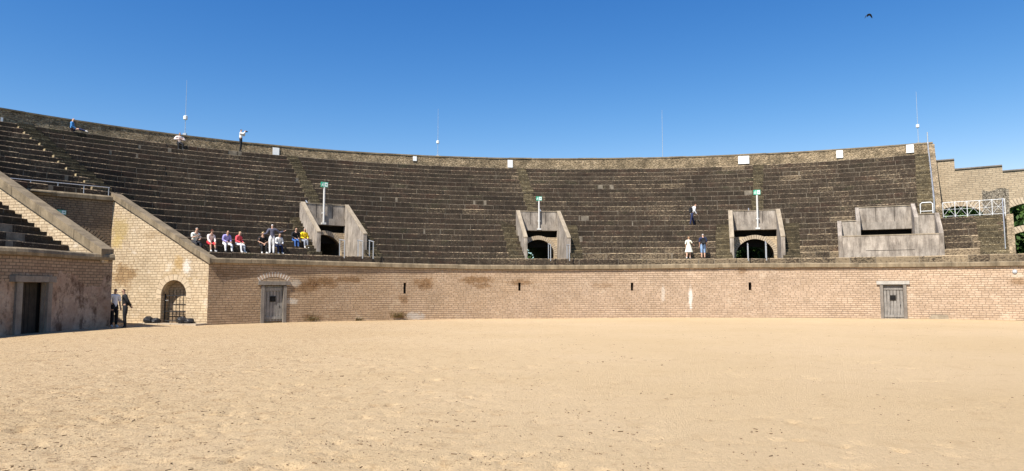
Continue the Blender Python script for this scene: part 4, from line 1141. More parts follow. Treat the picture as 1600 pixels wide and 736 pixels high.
def in_arena(x, y):
    dv = Vector((x, y)) - CEN; t = math.degrees(math.atan2(dv.x, dv.y))
    return dv.length < r_in(t) + .45 or (t < -38 and t > -62 and x > -26)
ok = [in_arena(x, y) for (x, y, _) in sv]
svz = [(x, y, sand_h(x, y) if o else 0) for (x, y, _), o in zip(sv, ok)]
w_ = NXC + 1
for j in range(len(ys) - 1):
    for k in range(NXC):
        q = (j * w_ + k, j * w_ + k + 1, (j + 1) * w_ + k + 1, (j + 1) * w_ + k)
        if all(ok[i] for i in q): sf.append(q)
me = bpy.data.meshes.new('sand'); me.from_pydata(svz, [], sf); me.polygons.foreach_set('use_smooth', [True] * len(sf)); me.materials.append(M['sand'])
so = bpy.data.objects.new('sand', me); C.objects.link(so); so['kind'] = 'structure'
# sand beyond the finely modelled part (beside and behind the viewer)
mb = MB()
for t in range(-180, 180, 4):
    a, b = pol(t, 34), pol(t + 4, 34)
    if -100 < t < 66: a, b = pol(t, r_in(t)), pol(t + 4, r_in(t + 4))
    mb.face([(CEN.x, CEN.y, -.12), (b.x, b.y, -.12), (a.x, a.y, -.12)])
tag(mb.build('sand_base', M['sand'], loc=(0, 0, 0)), kind='structure')
me = bpy.data.meshes.new('ground'); g = 1500
me.from_pydata([(-g, -g, -.25), (g, -g, -.25), (g, g, -.25), (-g, g, -.25)], [], [(0, 1, 2, 3)]); me.materials.append(M['grass'])
go = bpy.data.objects.new('ground', me); C.objects.link(go); go['kind'] = 'structure'
# paving before the gate
mb = MB()
a = epos(ug - 1.5, 0); b = epos(LE - .1, 0); off = -NV
for k in range(5):
    u0, u1 = ug - 1.6 + (LE - ug + 1.6) * k / 5, ug - 1.6 + (LE - ug + 1.6) * (k + 1) / 5 - .015
    p0, p1 = epos(u0, -.01), epos(u1, -.01); q0, q1 = epos(u0, -.95 + .03 * k), epos(u1, -.95 + .03 * k)
    zt = .035
    mb.face([(q0.x, q0.y, zt), (q1.x, q1.y, zt), (p1.x, p1.y, zt), (p0.x, p0.y, zt)]); mb.face([(q0.x, q0.y, -.1), (q1.x, q1.y, -.1), (q1.x, q1.y, zt), (q0.x, q0.y, zt)])
    mb.face([(p1.x, p1.y, -.1), (q1.x, q1.y, -.1), (q1.x, q1.y, zt), (p1.x, p1.y, zt)][::-1])
tag(mb.build('pavement', M['paving']), kind='structure')
# small dark bits lying in the sand, partly standing in for shaded pits
mb = MB()
clus = [(rnd.uniform(-.75, .35), 6 + 22 * rnd.random() ** 1.6) for _ in range(110)]
for q_ in range(3000):
    if q_ < 900:
        c_ = rnd.choice(clus); y = c_[1] + rnd.gauss(0, .10); x = c_[0] * c_[1] + rnd.gauss(0, .22)
    else:
        y = 6 + 32 * rnd.random() ** 1.5; x = rnd.uniform(-.75, .75) * y
        if rnd.random() > .9 - .5 * smooth(-.2, .3, x / y): continue
    if not in_arena(x, y): continue
    z = sand_h(x, y); a = rnd.uniform(0, 6.3); l = 1.25 * rnd.choice((.008, .01, .012, .012, .016, .02, .024, .045)) * .9 * rnd.uniform(.7, 1.3) * (1 + max(0, y - 10) * .012); w = rnd.uniform(.005, .010) * (1 + max(0, y - 10) * .012)
    mb.box((x, y, z + .004), (l, w, w * .9), a)
tag(mb.build('sand_debris', M['debris'], loc=(0, 0, 0)), kind='stuff')
# pale stone block at the foot of the wall on the right
ub = u_of(1467, .1); p, ang = pod_frame(ub)
R = Matrix.Rotation(ang, 3, 'Z'); v = R @ Vector((0, -.14, 0))
sb = thing('stone_slab', 'pale stone block lying at the foot of the brick wall right of the light framed door', 'stone block', (p.x + v.x, p.y + v.y, .08), ang)
mb = MB(); mb.prism([(-.48, 0), (.5, 0), (.48, .16), (-.36, .2), (-.44, .17)], -.11, .11); mb.build('block', M['cope_light'], sb, local=True)
mb = MB(); mb.prism([(-.38, .2), (.46, .17), (.44, .25), (-.36, .265)], -.1, .09); mb.build('top_piece', M['cope_light'], sb, local=True)
# round lamp on the wall at the far right
ub = u_of(1586, 2.5); p, ang = pod_frame(ub); zl = zp(1586, 424)
lp = thing('wall_plate', 'small round pale plate fixed high on the brick wall at the far right', 'plate', (p.x, p.y, zl), ang)
mb = MB(); mb.tube([(0, .03, 0), (0, -.05, 0)], .11, 14); mb.build('disc', M['steel'], lp, local=True)
mb = MB(); mb.tube([(0, -.05, 0), (0, -.08, 0)], .05, 10); mb.build('boss', M['panel'], lp, local=True)
# black sacks
def sack(px, py, sc, label, seed):
    Y = 36.0
    for _ in range(12):
        p = unproj(px, py, Y); u = (p.xy - P1).dot(-U); q = epos(u, -.38); Y = q.y
    p = unproj(px, py, Y); r2_ = random.Random(seed)
    s = thing('black_sack', label, 'sack', (p.x, p.y, .0))
    for (ox, oy, rx, ry, rz_) in ((-.16, 0, .26, .24, .2), (.2, .02, .25, .24, .16)):
        mb = MB(); n, m = 14, 9; V = []
        for j in range(m + 1):
            for i in range(n):
                th, ph = 2 * math.pi * i / n, math.pi * j / m
                d = Vector((math.sin(ph) * math.cos(th), math.sin(ph) * math.sin(th), math.cos(ph)))
                k = 1 + .22 * mnoise.noise(d * 2.3 + Vector((seed, ox * 9, 0))) + .1 * mnoise.noise(d * 6 + Vector((seed, 3, 1)))
                V.append(Vector((ox + d.x * rx * k, oy + d.y * ry * k, max(.02, rz_ * .9 + d.z * rz_ * k))) * sc)
        for j in range(m):
            for i in range(n):
                a, b = j * n + i, j * n + (i + 1) % n
                mb.face([V[a], V[a + n], V[b + n], V[b]])
        mb.build('bag', M['sack'], s, local=True)
sack(237, 501, 1.0, 'black sack heap on the ground left of the arched iron gate', 3)
sack(289, 505, 1.0, 'black sack heap on the ground at the right foot of the arched iron gate', 8)
# dry weeds at the wall foot
def weed(px, py, label, n, s, seed):
    r3 = random.Random(seed); u = u_of(px, .2); p, ang = pod_frame(u); t = u / KU
    inward = Vector((-math.sin(RAD(t)), -math.cos(RAD(t))))
    z0 = zp(px, py); z0 = max(z0, sand_z(p.x, p.y) - .02)
    tx = Vector((math.cos(ang), math.sin(ang)))
    mb = MB()
    for _ in range(n):
        b = Vector((p.x, p.y, 0)) + Vector((tx.x, tx.y, 0)) * r3.gauss(0, .22 * s) + Vector((inward.x, inward.y, 0)) * .04; b.z = z0
        d = Vector((tx.x * r3.gauss(0, .6) + inward.x * r3.uniform(.1, .6), tx.y * r3.gauss(0, .6) + inward.y * r3.uniform(.1, .6), 1)).normalized()
        L = r3.uniform(.15, .5) * s; wv = Vector((tx.x, tx.y, 0)) * .012
        m = b + d * L * .6; e = b + d * L + Vector((0, 0, -.12 * L)); tn = r3.random()
        mb.face([b - wv, b + wv, m + wv * .8, m - wv * .8], None, 0, tn); mb.face([m - wv * .8, m + wv * .8, e], None, 0, tn)
        for _ in range(3):
            q = b + d * L * r3.uniform(.4, 1); a = Vector((r3.gauss(0, 1), r3.gauss(0, 1), r3.gauss(0, 1))).normalized() * .03; c = a.cross(d).normalized() * .02
            mb.face([q - a, q - c, q + a, q + c], None, 0, r3.random())
    tag(mb.build('weed', M['weed'], loc=(p.x + inward.x * .05, p.y + inward.y * .05, z0)), label, 'weed', 'dry weeds at the foot of the arena wall')
weed(622, 496, 'largest dry weed tuft at the wall foot below the leftmost slit', 70, 1.0, 1)
weed(488, 501, 'dry weed tuft at the wall foot right of the left grey door', 45, .75, 2)
weed(560, 501, 'small dry weed tuft at the wall foot between the left door and the first slit', 30, .5, 5)
# ------------------------------------------------------------------ trees beyond the walls
def leaf_mesh(name, R_, H, n, seed):
    r4 = random.Random(seed); mb = MB()
    blobs = [(Vector((r4.gauss(0, R_ * .42), r4.gauss(0, R_ * .42), H * r4.uniform(.3, .95))), R_ * r4.uniform(.3, .52)) for _ in range(16)]
    for _ in range(n):
        c, r = r4.choice(blobs)
        d = Vector((r4.gauss(0, 1), r4.gauss(0, 1), r4.gauss(0, 1))).normalized() * r * r4.random() ** .4
        p = c + d; a = Vector((r4.gauss(0, 1), r4.gauss(0, 1), r4.gauss(0, 1))).normalized(); b = a.cross(Vector((r4.gauss(0, 1), r4.gauss(0, 1), r4.gauss(0, 1)))).normalized()
        s = r4.uniform(.11, .24); mb.face([p - a * s, p - b * s * .55, p + a * s, p + b * s * .55], None, 0, r4.random())
    return mb
def trunk_mesh(H, seed):
    r4 = random.Random(seed); mb = MB()
    mb.tube([(0, 0, -.4), (.05, 0, H * .25), (-.05, .1, H * .5), (.1, 0, H * .75)], .2, 8, radii=[.28, .2, .15, .07])
    for k in range(6):
        a = r4.uniform(0, 6.3); z = H * r4.uniform(.25, .6); l = H * .25
        mb.tube([(0, 0, z), (math.cos(a) * l * .5, math.sin(a) * l * .5, z + l * .5), (math.cos(a) * l, math.sin(a) * l, z + l * .8)], .06, 5, radii=[.09, .06, .03])
    return mb
def make_tree(R_, H, n, seed):
    t = thing('leafy_tree', '', 'tree', (0, 0, 0), 0, 'trees outside the amphitheatre')
    trunk_mesh(H, seed).build('trunk', M['bark'], t, local=True); leaf_mesh('crown', R_, H, n, seed).build('crown', M['leaf'], t, local=True)
    return t
proto = make_tree(3.6, 8.2, 9500, 4)
def spot(px, Y): return unproj(px, 400, Y)
trees = []
for k, (fr, L) in enumerate([(VOM[j], VO[j][1]) for j in range(3)]):
    p = from_local(0, L + 8.5, fr); trees.append((p.x, p.y, .95, ('dark tree seen through the leftmost exit tunnel', 'dark tree seen through the middle exit tunnel', 'dark tree seen through the wide arch exit tunnel')[k]))
p = from_local(2.6, VO[2][1] + 13, VOM[2]); trees.append((p.x, p.y, 1.0, 'further tree partly seen through the right side of the wide arch exit tunnel'))
p = spot(1488, 66); trees.append((p.x, p.y, 1.42, 'green tree seen in the left part of the first arcade arch'))
p = spot(1596, 62); trees.append((p.x, p.y, 1.22, 'green tree seen through the arcade arches at the right edge of the photo'))
p = spot(1630, 68); trees.append((p.x, p.y, 1.12, 'taller tree behind the arcade arches, beyond the right edge tree'))
first = True
for (x, y, s, lab) in trees:
    o = proto if first else copy_tree(proto); first = False
    o.location = (x, y, -.2); o.scale = (s, s, s); o.rotation_euler.z = random.uniform(0, 6.3); o['label'] = lab
# ------------------------------------------------------------------ bird
Yb = 40; pbd = unproj(1357, 23.5, Yb)
bird = thing('bird', 'dark bird gliding with drooping wings high in the blue sky', 'bird', tuple(pbd))
M['bird'] = m_plain('dark_plumage', (.02, .02, .025), .8, 0, .2)
mb = MB(); mb.tube([(-.05, -.22, -.02), (-.02, -.14, 0), (0, 0, .01), (.01, .12, 0), (.03, .26, -.01)], .05, 8, radii=[.012, .04, .055, .04, .015]); body = mb.build('body', M['bird'], bird, True, local=True)
for s in (-1, 1):
    mb = MB(); pr = [(0, .02, .10), (.07, .03, .10), (.13, -.02, .085), (.18, -.11, .06), (.205, -.19, .025)]
    for (a, za, wa), (b, zb, wb) in zip(pr, pr[1:]):
        for dz in (.006, -.006):
            q = [(s * a, -wa, za + dz), (s * a, wa, za + dz), (s * b, wb, zb + dz), (s * b, -wb, zb + dz)]
            mb.face(q if (dz > 0) == (s < 0) else q[::-1])
        mb.face([(s * a, wa, za - .006), (s * b, wb, zb - .006), (s * b, wb, zb + .006), (s * a, wa, za + .006)]); mb.face([(s * a, -wa, za - .006), (s * b, -wb, zb - .006), (s * b, -wb, zb + .006), (s * a, -wa, za + .006)])
    mb.build('wing', M['bird'], bird, local=True)
# ------------------------------------------------------------------ people
def flat(name, col, rough=.85): return m_plain(name, col, rough, 0, .06, 20)
SKIN = flat('skin', (.56, .34, .24), .6); SKIN_D = flat('tanned_skin', (.42, .25, .17), .6)
def limb(*v): return Vector(v)
def person(label, loc, face, pose, cols, scale=1.0, hair='short', build=1.0, legskin=None, sleeve=1.0, skirt=False, skin=None, head=(0, 0), group=None):
    """loc: world point under the pelvis (floor under the feet when standing, seat top when sitting); face: heading angle of local +y"""
    skin = skin or SKIN
    J = {}
    P = pose
    pel = Vector(P['pelvis']); ch = Vector(P['chest']); nk = Vector(P['neck'])
    up = (nk - ch).normalized()
    hd = Vector(P.get('headdir', (0, .12, 1))).normalized()
    f2 = Vector((math.sin(RAD(head[0])), math.cos(RAD(head[0])), math.sin(RAD(head[1]))))  # face direction
    f2 = (f2 - hd * f2.dot(hd)).normalized(); sd = f2.cross(hd).normalized()
    V, E, Rr, tagv = [], [], [], []
    def add(p, r, t, par=None):
        V.append(Vector(p)); Rr.append(r if isinstance(r, tuple) else (r, r)); tagv.append(t)
        if par is not None: E.append((par, len(V) - 1))
        return len(V) - 1
    b = build
    ip = add(pel, (.135 * b, .115 * b), 'hip')
    ia = add(pel.lerp(ch, .45), (.128 * b, .105 * b), 'torso', ip)
    ic = add(ch, (.145 * b, .11 * b), 'torso', ia)
    iu = add(ch.lerp(nk, .6), (.12 * b, .085), 'torso', ic)
    inn = add(nk, .056, 'neck', iu)
    h0 = add(nk + hd * .085 + f2 * .012, .060, 'head', inn)
    h1 = add(nk + hd * .165 + f2 * .012, (.083, .09), 'head', h0)
    h2 = add(nk + hd * .235 + f2 * .0, (.072, .08), 'head', h1)
    add(nk + hd * .15 + f2 * .112, .014, 'head', h1)                       # nose
    for s in (-1, 1):
        sh, el, wr = [Vector(q) for q in P['armL' if s < 0 else 'armR']]
        i0 = add(sh, .058 * b, 'arm', iu); im = add(sh.lerp(el, .5), .05 * b, 'arm', i0); i1 = add(el, .04, 'arm', im); i2 = add(wr, .029, 'fore', i1)
        d = (wr - el).normalized(); side = d.cross(Vector((0, 0, 1))); side = side.normalized() if side.length > .1 else Vector((1, 0, 0)); drop = side.cross(d)
        pm = add(wr + d * .055, (.036, .02), 'hand', i2)
        for k, (o, l) in enumerate(((-.030, .062), (-.010, .075), (.010, .07), (.030, .055))):
            q = wr + d * .09 + side * o; a = add(q, .0105, 'hand', pm); q2 = q + d * l * .5 + drop * .008; a2 = add(q2, .009, 'hand', a); add(q2 + d * l * .4 + drop * .022, .008, 'hand', a2)
        a = add(wr + d * .045 + side * .045 * s, .011, 'hand', pm); add(wr + d * .085 + side * .06 * s + drop * .01, .009, 'hand', a)
        hp, kn, an = [Vector(q) for q in P['legL' if s < 0 else 'legR']]
        j0 = add(hp, (.088 * b, .092 * b), 'thigh', ip); jm = add(hp.lerp(kn, .5), .078 * b, 'thigh', j0); j1 = add(kn, .058, 'knee', jm)
        jc = add(kn.lerp(an, .35), .055, 'calf', j1); j2 = add(an, .038, 'ankle', jc)
        toe = Vector(P.get('toe', (0, 1, 0))); toe = toe + Vector((s * .25, 0, 0)); toe.z = 0; toe.normalize()
        hl = add(an + Vector((0, 0, -.05)) - toe * .03, .036, 'foot', j2); add(an + Vector((0, 0, -.055)) + toe * .14, (.04, .03), 'foot', j2)
    me = bpy.data.meshes.new('person_base'); me.from_pydata([v * scale for v in V], E, [])
    ob = bpy.data.objects.new('person_base', me); C.objects.link(ob)
    md = ob.modifiers.new('skin', 'SKIN'); md.use_smooth_shade = True; md.branch_smoothing = .6
    for k, sv in enumerate(me.skin_vertices[0].data):
        sv.radius = (Rr[k][0] * scale, Rr[k][1] * scale); sv.use_root = (k == 0)
    sub = ob.modifiers.new('sub', 'SUBSURF'); sub.levels = 1; sub.render_levels = 1
    bpy.context.view_layer.update()
    dg = bpy.context.evaluated_depsgraph_get()
    bm_ = bpy.data.meshes.new_from_object(ob.evaluated_get(dg))
    bpy.data.objects.remove(ob); bpy.data.meshes.remove(me)
    bm_.name = 'person'
    # which joint segment each vertex belongs to
    segs = [(V[a] * scale, V[b_] * scale, tagv[b_], tagv[a]) for a, b_ in E]
    lab = []
    for v in bm_.vertices:
        bd = None
        for (p, q, t, t0) in segs:
            d = q - p; L = d.length_squared or 1e-9
            f = max(0, min(1, (v.co - p).dot(d) / L)); e = (v.co - (p + d * f)).length
            if bd is None or e < bd[0]: bd = (e, t, f, t0)
        lab.append((bd[1], bd[2], bd[3]))
    bm_.materials.clear(); bm_.materials.append(skin)
    bm_.polygons.foreach_set('use_smooth', [True] * len(bm_.polygons))
    o = bpy.data.objects.new('person', bm_); C.objects.link(o); o.location = loc; o.rotation_euler.z = face
    WORLD[o.name] = Vector(loc)
    tag(o, label, 'person', group)
    def shell(name, pred, off, mat):
        idx, vs, fs = {}, [], []
        for pl in bm_.polygons:
            n_ = sum(1 for i in pl.vertices if pred(lab[i], bm_.vertices[i].co))
            if n_ * 2 > len(pl.vertices):
                f = []
                for i in pl.vertices:
                    if i not in idx:
                        idx[i] = len(vs); v = bm_.vertices[i]; vs.append(v.co + v.normal * off * scale)
                    f.append(idx[i])
                fs.append(f)
        if not fs: return
        m = bpy.data.meshes.new(name); m.from_pydata(vs, [], fs); m.materials.append(mat); m.polygons.foreach_set('use_smooth', [True] * len(fs))
        c = bpy.data.objects.new(name, m); C.objects.link(c); c.parent = o; return c
    sl = sleeve
    def is_top(l, co):
        t, f, t0 = l
        if t in ('torso',): return True
        if t == 'arm': return sl >= 1 or (t0 == 'torso' or f < .9)
        if t == 'fore': return sl >= 1 and f < .95
        if t == 'neck': return f < .5
        if t == 'thigh' and t0 == 'hip': return f < .45 and sl >= 0
        return False
    def is_leg(l, co):
        t, f, t0 = l
        if t in ('hip',): return True
        if t == 'torso' and t0 == 'hip' and f < .35: return True
        if t in ('thigh', 'knee'): return True
        if t == 'calf': return legskin is None or f < legskin
        if t == 'ankle': return legskin is None
        return False
    if not skirt: shell('trousers', is_leg, .012, cols['leg'])
    shell('shirt', is_top, .02, cols['top'])
    shell('shoes', lambda l, co: l[0] == 'foot' or (l[0] == 'ankle' and l[1] > .8), .010, cols.get('shoe', SHOE))
    hp_ = nk * scale
    fz = {'short': .135, 'long': .10, 'bald': .30, 'cap': .16}[hair]
    def is_hair(l, co):
        if l[0] != 'head': return False
        r = co - hp_; u = r.dot(hd) / scale; w_ = r.dot(f2) / scale
        return u > fz + max(0, w_ + .02) * .9 and w_ < .075
    if hair != 'bald': shell('cap' if hair == 'cap' else 'hair', is_hair, .018 if hair != 'long' else .03, cols['hair'])
    # eyes and mouth
    mb = MB()
    for s in (-1, 1):
        c = (nk + hd * .165 + f2 * .088 + sd * .032 * s) * scale
        mb.box(c, (.02 * scale, .014 * scale, .012 * scale), math.atan2(-f2.x, f2.y))
    mb.build('eyes', EYES, o, local=True)
    mb = MB(); c = (nk + hd * .098 + f2 * .082) * scale; mb.box(c, (.04 * scale, .012 * scale, .008 * scale), math.atan2(-f2.x, f2.y)); mb.build('mouth', LIPS, o, local=True)
    if skirt:
        mb = MB(); n = 18; rings = []
        for (z, r) in ((pel.z + .16, .15), (pel.z, .185), (pel.z - .2, .24), (pel.z - .42, .30)):
            rings.append([Vector((pel.x + math.cos(2 * math.pi * k / n) * r * (1 + .06 * math.sin(5 * 2 * math.pi * k / n)), pel.y + math.sin(2 * math.pi * k / n) * r * .85, z)) * scale for k in range(n)])
        for a, b2 in zip(rings, rings[1:]):
            for k in range(n): mb.face([b2[k], b2[(k + 1) % n], a[(k + 1) % n], a[k]])
        mb.build('skirt', cols['leg'], o, True, local=True)
    return o
SHOE = flat('dark_shoes', (.03, .028, .027), .6); EYES = flat('eye_dark', (.02, .015, .012), .4); LIPS = flat('lips', (.38, .16, .13), .6)
SHOE_L = flat('pale_shoes', (.6, .58, .55)); 
K = lambda n, *c: flat(n, c)
white = K('white_cloth', .76, .75, .74); palep = K('pale_pink_cloth', .74, .62, .57); black = K('black_cloth', .016, .016, .018); navy = K('navy_cloth', .02, .028, .075); jean = K('light_denim', .24, .36, .55)
bluej = K('blue_denim', .05, .12, .33); grey = K('slate_jacket_cloth', .085, .085, .12); purple = K('lilac_jacket_cloth', .30, .27, .55); red = K('red_cloth', .62, .035, .05); coral = K('coral_jacket_cloth', .68, .085, .105); yellow = K('yellow_jacket_cloth', .82, .58, .02)
palegr = K('pale_green_shirt', .62, .66, .60); cream = K('cream_dress', .74, .73, .60); teal = K('blue_jacket_cloth', .06, .22, .48); darkgrey = K('dark_trousers', .03, .03, .034); whiteh = K('white_hair', .72, .70, .66); greyh = K('grey_hair', .42, .40, .38); blond = K('blond_hair', .62, .46, .24); redh = K('red_brown_hair', .12, .035, .02); darkh = K('dark_hair', .022, .017, .014); lav = K('lavender_cap', .38, .32, .52)
def sit(lean=.06, tw=0, kneeL=(-.13, .44, .02), kneeR=(.13, .44, .02), footz=-.36, armL=None, armR=None, legd=0, foot=.04):
    pel = (0, 0, .11)
    ch = (tw * .2, lean, .44); nk = (tw * .3, lean * 1.7, .62)
    sx = .175
    return dict(pelvis=pel, chest=ch, neck=nk,
        armL=armL or ((-sx, lean * 1.3, .54), (-.24, lean + .04, .28), (-.12, lean + .26, .18)),
        armR=armR or ((sx, lean * 1.3, .54), (.24, lean + .04, .28), (.12, lean + .26, .18)),
        legL=((-.095, .03, .10), kneeL, (kneeL[0], kneeL[1] + foot, footz)), legR=((.095, .03, .10), kneeR, (kneeR[0], kneeR[1] + foot, footz)), headdir=(0, .18, 1))
def stand(lean=0, armL=None, armR=None, stepL=0, stepR=0, hunch=0):
    return dict(pelvis=(0, 0, .94), chest=(0, lean * .5, 1.28), neck=(0, lean + hunch, 1.47),
        armL=armL or ((-.185, lean * .8, 1.40), (-.235, lean * .5 - .02, 1.12), (-.23, lean + .06, .88)),
        armR=armR or ((.185, lean * .8, 1.40), (.235, lean * .5 - .02, 1.12), (.23, lean + .06, .88)),
        legL=((-.09, 0, .9), (-.1, .02 + stepL * .6, .5), (-.1, -.02 + stepL, .085)), legR=((.09, 0, .9), (.1, .02 + stepR * .6, .5), (.1, -.02 + stepR, .085)), headdir=(0, .1 + hunch, 1))
def on_row(i, px, back=.2):
    rf = lambda t: r_row(i, t) + back
    t = theta_at(px, rf, z_row(i) + .4); p = pol(t, rf(t)); return p, t
def inward(p): v = CEN - p; return math.atan2(-v.x, v.y)        # local +y looks to the centre
def seated(px, i, label, pose, cols, turn=0, **kw):
    p, t = on_row(i, px, .17); return person(label, (p.x, p.y, z_row(i) + .012), inward(p) + RAD(turn), pose, cols, **kw)
GRP = None
# the row of visitors at the bottom left
seated(303, 1, 'white haired man seated in pale green shirt, leftmost of the front row group', sit(.12, armL=((-.175, .14, .54), (-.26, .2, .3), (-.08, .38, .22)), armR=((.175, .14, .54), (.24, .24, .32), (.16, .42, .38))), dict(top=palegr, leg=darkgrey, hair=whiteh), turn=14, scale=1.0, build=1.22, sleeve=.5)
seated(327, 1, 'seated woman in bright red cropped trousers and white cardigan with red brown hair', sit(.16, armL=((-.165, .2, .53), (-.2, .28, .28), (-.12, .46, .12)), armR=((.165, .2, .53), (.2, .28, .28), (.16, .48, .10))), dict(top=palep, leg=red, hair=redh, shoe=SHOE_L), turn=10, scale=.93, build=1.1, legskin=.35, hair='long')
seated(352, 1, 'seated person in lilac jacket and white trousers beside the woman in coral', sit(.12, kneeL=(-.16, .42, .02), kneeR=(.22, .4, .02)), dict(top=purple, leg=white, hair=darkh), turn=14, scale=.95, build=1.12)
seated(371, 1, 'seated blond woman in coral jacket and white trousers', sit(.08, kneeL=(-.1, .42, .03), kneeR=(.16, .42, .05)), dict(top=coral, leg=white, hair=blond, shoe=SHOE_L), turn=32, scale=.93, build=1.02, hair='short')
seated(409, 1, 'seated woman all in black with bare forearms and blond hair, beside the standing man', sit(.10, armL=((-.18, .12, .53), (-.3, .16, .28), (-.05, .34, .16)), armR=((.18, .12, .53), (.28, .2, .3), (.04, .36, .17))), dict(top=black, leg=black, hair=blond, shoe=SHOE_L), turn=2, scale=.96, build=1.22, sleeve=.5, hair='long')
p, t = on_row(1, 425, -.42)
person('standing man in slate jacket and white trousers holding both arms out', (p.x, p.y, Z0 + .012), inward(p) + RAD(180 - 12), stand(.02, armL=((-.19, .0, 1.40), (-.3, -.05, 1.16), (-.47, .06, 1.14)), armR=((.19, .0, 1.40), (.40, .05, 1.24), (.64, .12, 1.33))), dict(top=grey, leg=white, hair=whiteh, shoe=SHOE_L), scale=.97, build=1.12, hair='cap', head=(15, 0))
seated(434.5, 1, 'person in navy trousers and white top seated half hidden behind the standing man', sit(.1, kneeL=(-.05, .44, .02), kneeR=(.2, .42, .0)), dict(top=white, leg=navy, hair=greyh, shoe=SHOE_L), turn=10, scale=.92)
seated(460, 2, 'seated person in black jacket and blue jeans beside the yellow jacket', sit(.14, kneeL=(-.1, .4, .05), kneeR=(.1, .4, .02)), dict(top=black, leg=bluej, hair=darkh), turn=6, scale=.92, build=1.1)
seated(474, 2, 'white haired person seated in a bright yellow jacket', sit(.08, kneeL=(-.06, .42, .03), kneeR=(.12, .42, .02)), dict(top=yellow, leg=K('grey_trousers', .25, .27, .32), hair=whiteh, shoe=SHOE_L), turn=12, scale=.93, build=1.12)
# along the top wall
seated(112, NR, 'small figure in blue jacket and lavender cap sitting at the top left, legs stretched sideways', sit(.02, kneeL=(-.02, .42, .2), kneeR=(.1, .45, .16), footz=.07, foot=.36), dict(top=teal, leg=navy, hair=lav, shoe=SHOE_L), turn=62, scale=1.0, hair='cap')
seated(280, NR, 'man in pale pink shirt sitting with arms folded below the boxed mast on the left', sit(.04, armL=((-.18, .05, .54), (-.34, .12, .34), (-.05, .28, .34)), armR=((.18, .05, .54), (.34, .12, .34), (.06, .28, .36))), dict(top=palep, leg=black, hair=darkh), turn=0, scale=1.0, build=1.15, sleeve=1)
p, t = on_row(NR, 376, .3)
man_top = person('man in white shirt and black trousers standing against the top wall with camera raised', (p.x, p.y, z_row(NR) + .012), inward(p) + RAD(70), stand(-.03, armL=((-.18, .02, 1.40), (-.26, .2, 1.28), (-.07, .26, 1.50)), armR=((.18, .02, 1.40), (.27, .2, 1.3), (.08, .27, 1.5))), dict(top=white, leg=black, hair=darkh), scale=.97, build=1.08)
a = inward(p) + RAD(70); cpos = Vector((p.x, p.y, z_row(NR) + .012 + 1.55 * .97)) + Vector((-math.sin(a), math.cos(a), 0)) * .36
cam_o = thing('camera', 'small dark camera held up by the man in the white shirt at the top wall', 'camera', tuple(cpos), a)
mb = MB(); mb.box((0, 0, 0), (.13, .06, .085)); cb = mb.build('body', black, cam_o, local=True); mb = MB(); mb.tube([(0, .02, 0), (0, .1, 0)], .035, 10); mb.build('lens', M['iron'], cam_o, local=True)
# on the right of the stand
def backpack(label, p, z, ang, s=1.0, col=None, off=-.2, tilt=0):
    v = Vector((-math.sin(ang), math.cos(ang))) * off * s
    b = thing('backpack', label, 'backpack', (p.x + v.x, p.y + v.y, z), ang)
    mb = MB(); mb.prism([(-.14 * s, -.2 * s), (.14 * s, -.2 * s), (.155 * s, .06 * s), (.1 * s, .22 * s), (-.1 * s, .22 * s), (-.155 * s, .06 * s)], -.09 * s, .06 * s); mb.build('bag', col or black, b, local=True)
    mb = MB(); mb.prism([(-.1 * s, -.17 * s), (.1 * s, -.17 * s), (.1 * s, .02 * s), (-.1 * s, .02 * s)], -.125 * s, -.092 * s); mb.build('pocket', darkgrey, b, local=True)
    for k in (-1, 1):
        mb = MB(); mb.tube([(k * .09 * s, .06 * s, .2 * s), (k * .1 * s, .2 * s, .2 * s), (k * .11 * s, .3 * s, .05 * s), (k * .1 * s, .1 * s, -.15 * s)], .016 * s, 5); mb.build('strap', black, b, local=True)
p, t = on_row(6, 1081, .36); a = inward(p) + RAD(180 - 62)
person('bent over walker in white top and navy trousers climbing the seat rows', (p.x, p.y, z_row(6) + .012), a, stand(.22, stepL=.26, stepR=-.22, hunch=.1), dict(top=white, leg=navy, hair=K('brown_hair', .12, .06, .03)), scale=.9, build=1.05)
backpack('black backpack on the walker climbing in the middle of the seat rows', p, z_row(6) + 1.2 * .9, a, .85, None, -.16 + .10)
p, t = on_row(1, 1076, -.38); a = inward(p) + RAD(160)
person('girl in a pale cream dress stepping along the front row', (p.x, p.y, Z0 + .012), a, stand(.05, armR=((.15, .04, 1.36), (.24, .1, 1.2), (.3, .2, 1.1)), stepL=-.26), dict(top=cream, leg=cream, hair=K('light_brown_hair', .3, .17, .09), shoe=SHOE_L), scale=.84, build=.88, skirt=True, sleeve=.4, hair='long')
p, t = on_row(1, 1098.5, -.38); a = inward(p) + RAD(182)
person('man seen from behind in navy shirt and light blue jeans on the front row', (p.x, p.y, Z0 + .012), a, stand(0), dict(top=navy, leg=jean, hair=greyh), scale=.94, build=1.15, sleeve=.5, legskin=.75)
backpack('dark backpack on the man in light blue jeans on the front row', p, Z0 + 1.22 * .94, a, .9, black, -.2)
# two men in the shade of the near wall
p = unproj(177.5, 513, 33.0); person('man in white shirt leaning at the shaded corner of the plaster wall', (p.x, p.y, .0), RAD(-120), stand(0), dict(top=white, leg=black, hair=darkh, shoe=SHOE_L), scale=1.04, skin=SKIN_D, hair='short', sleeve=.5)
p = unproj(194.5, 515, 32.0); person('man dressed all in black standing in shade with hands behind his back', (p.x, p.y, .0), RAD(120), stand(.06, armL=((-.185, .04, 1.40), (-.26, -.1, 1.14), (-.06, -.2, .98)), armR=((.185, .04, 1.40), (.26, -.1, 1.14), (.06, -.2, .96))), dict(top=black, leg=black, hair=darkh), scale=1.03, skin=SKIN_D, build=1.15)
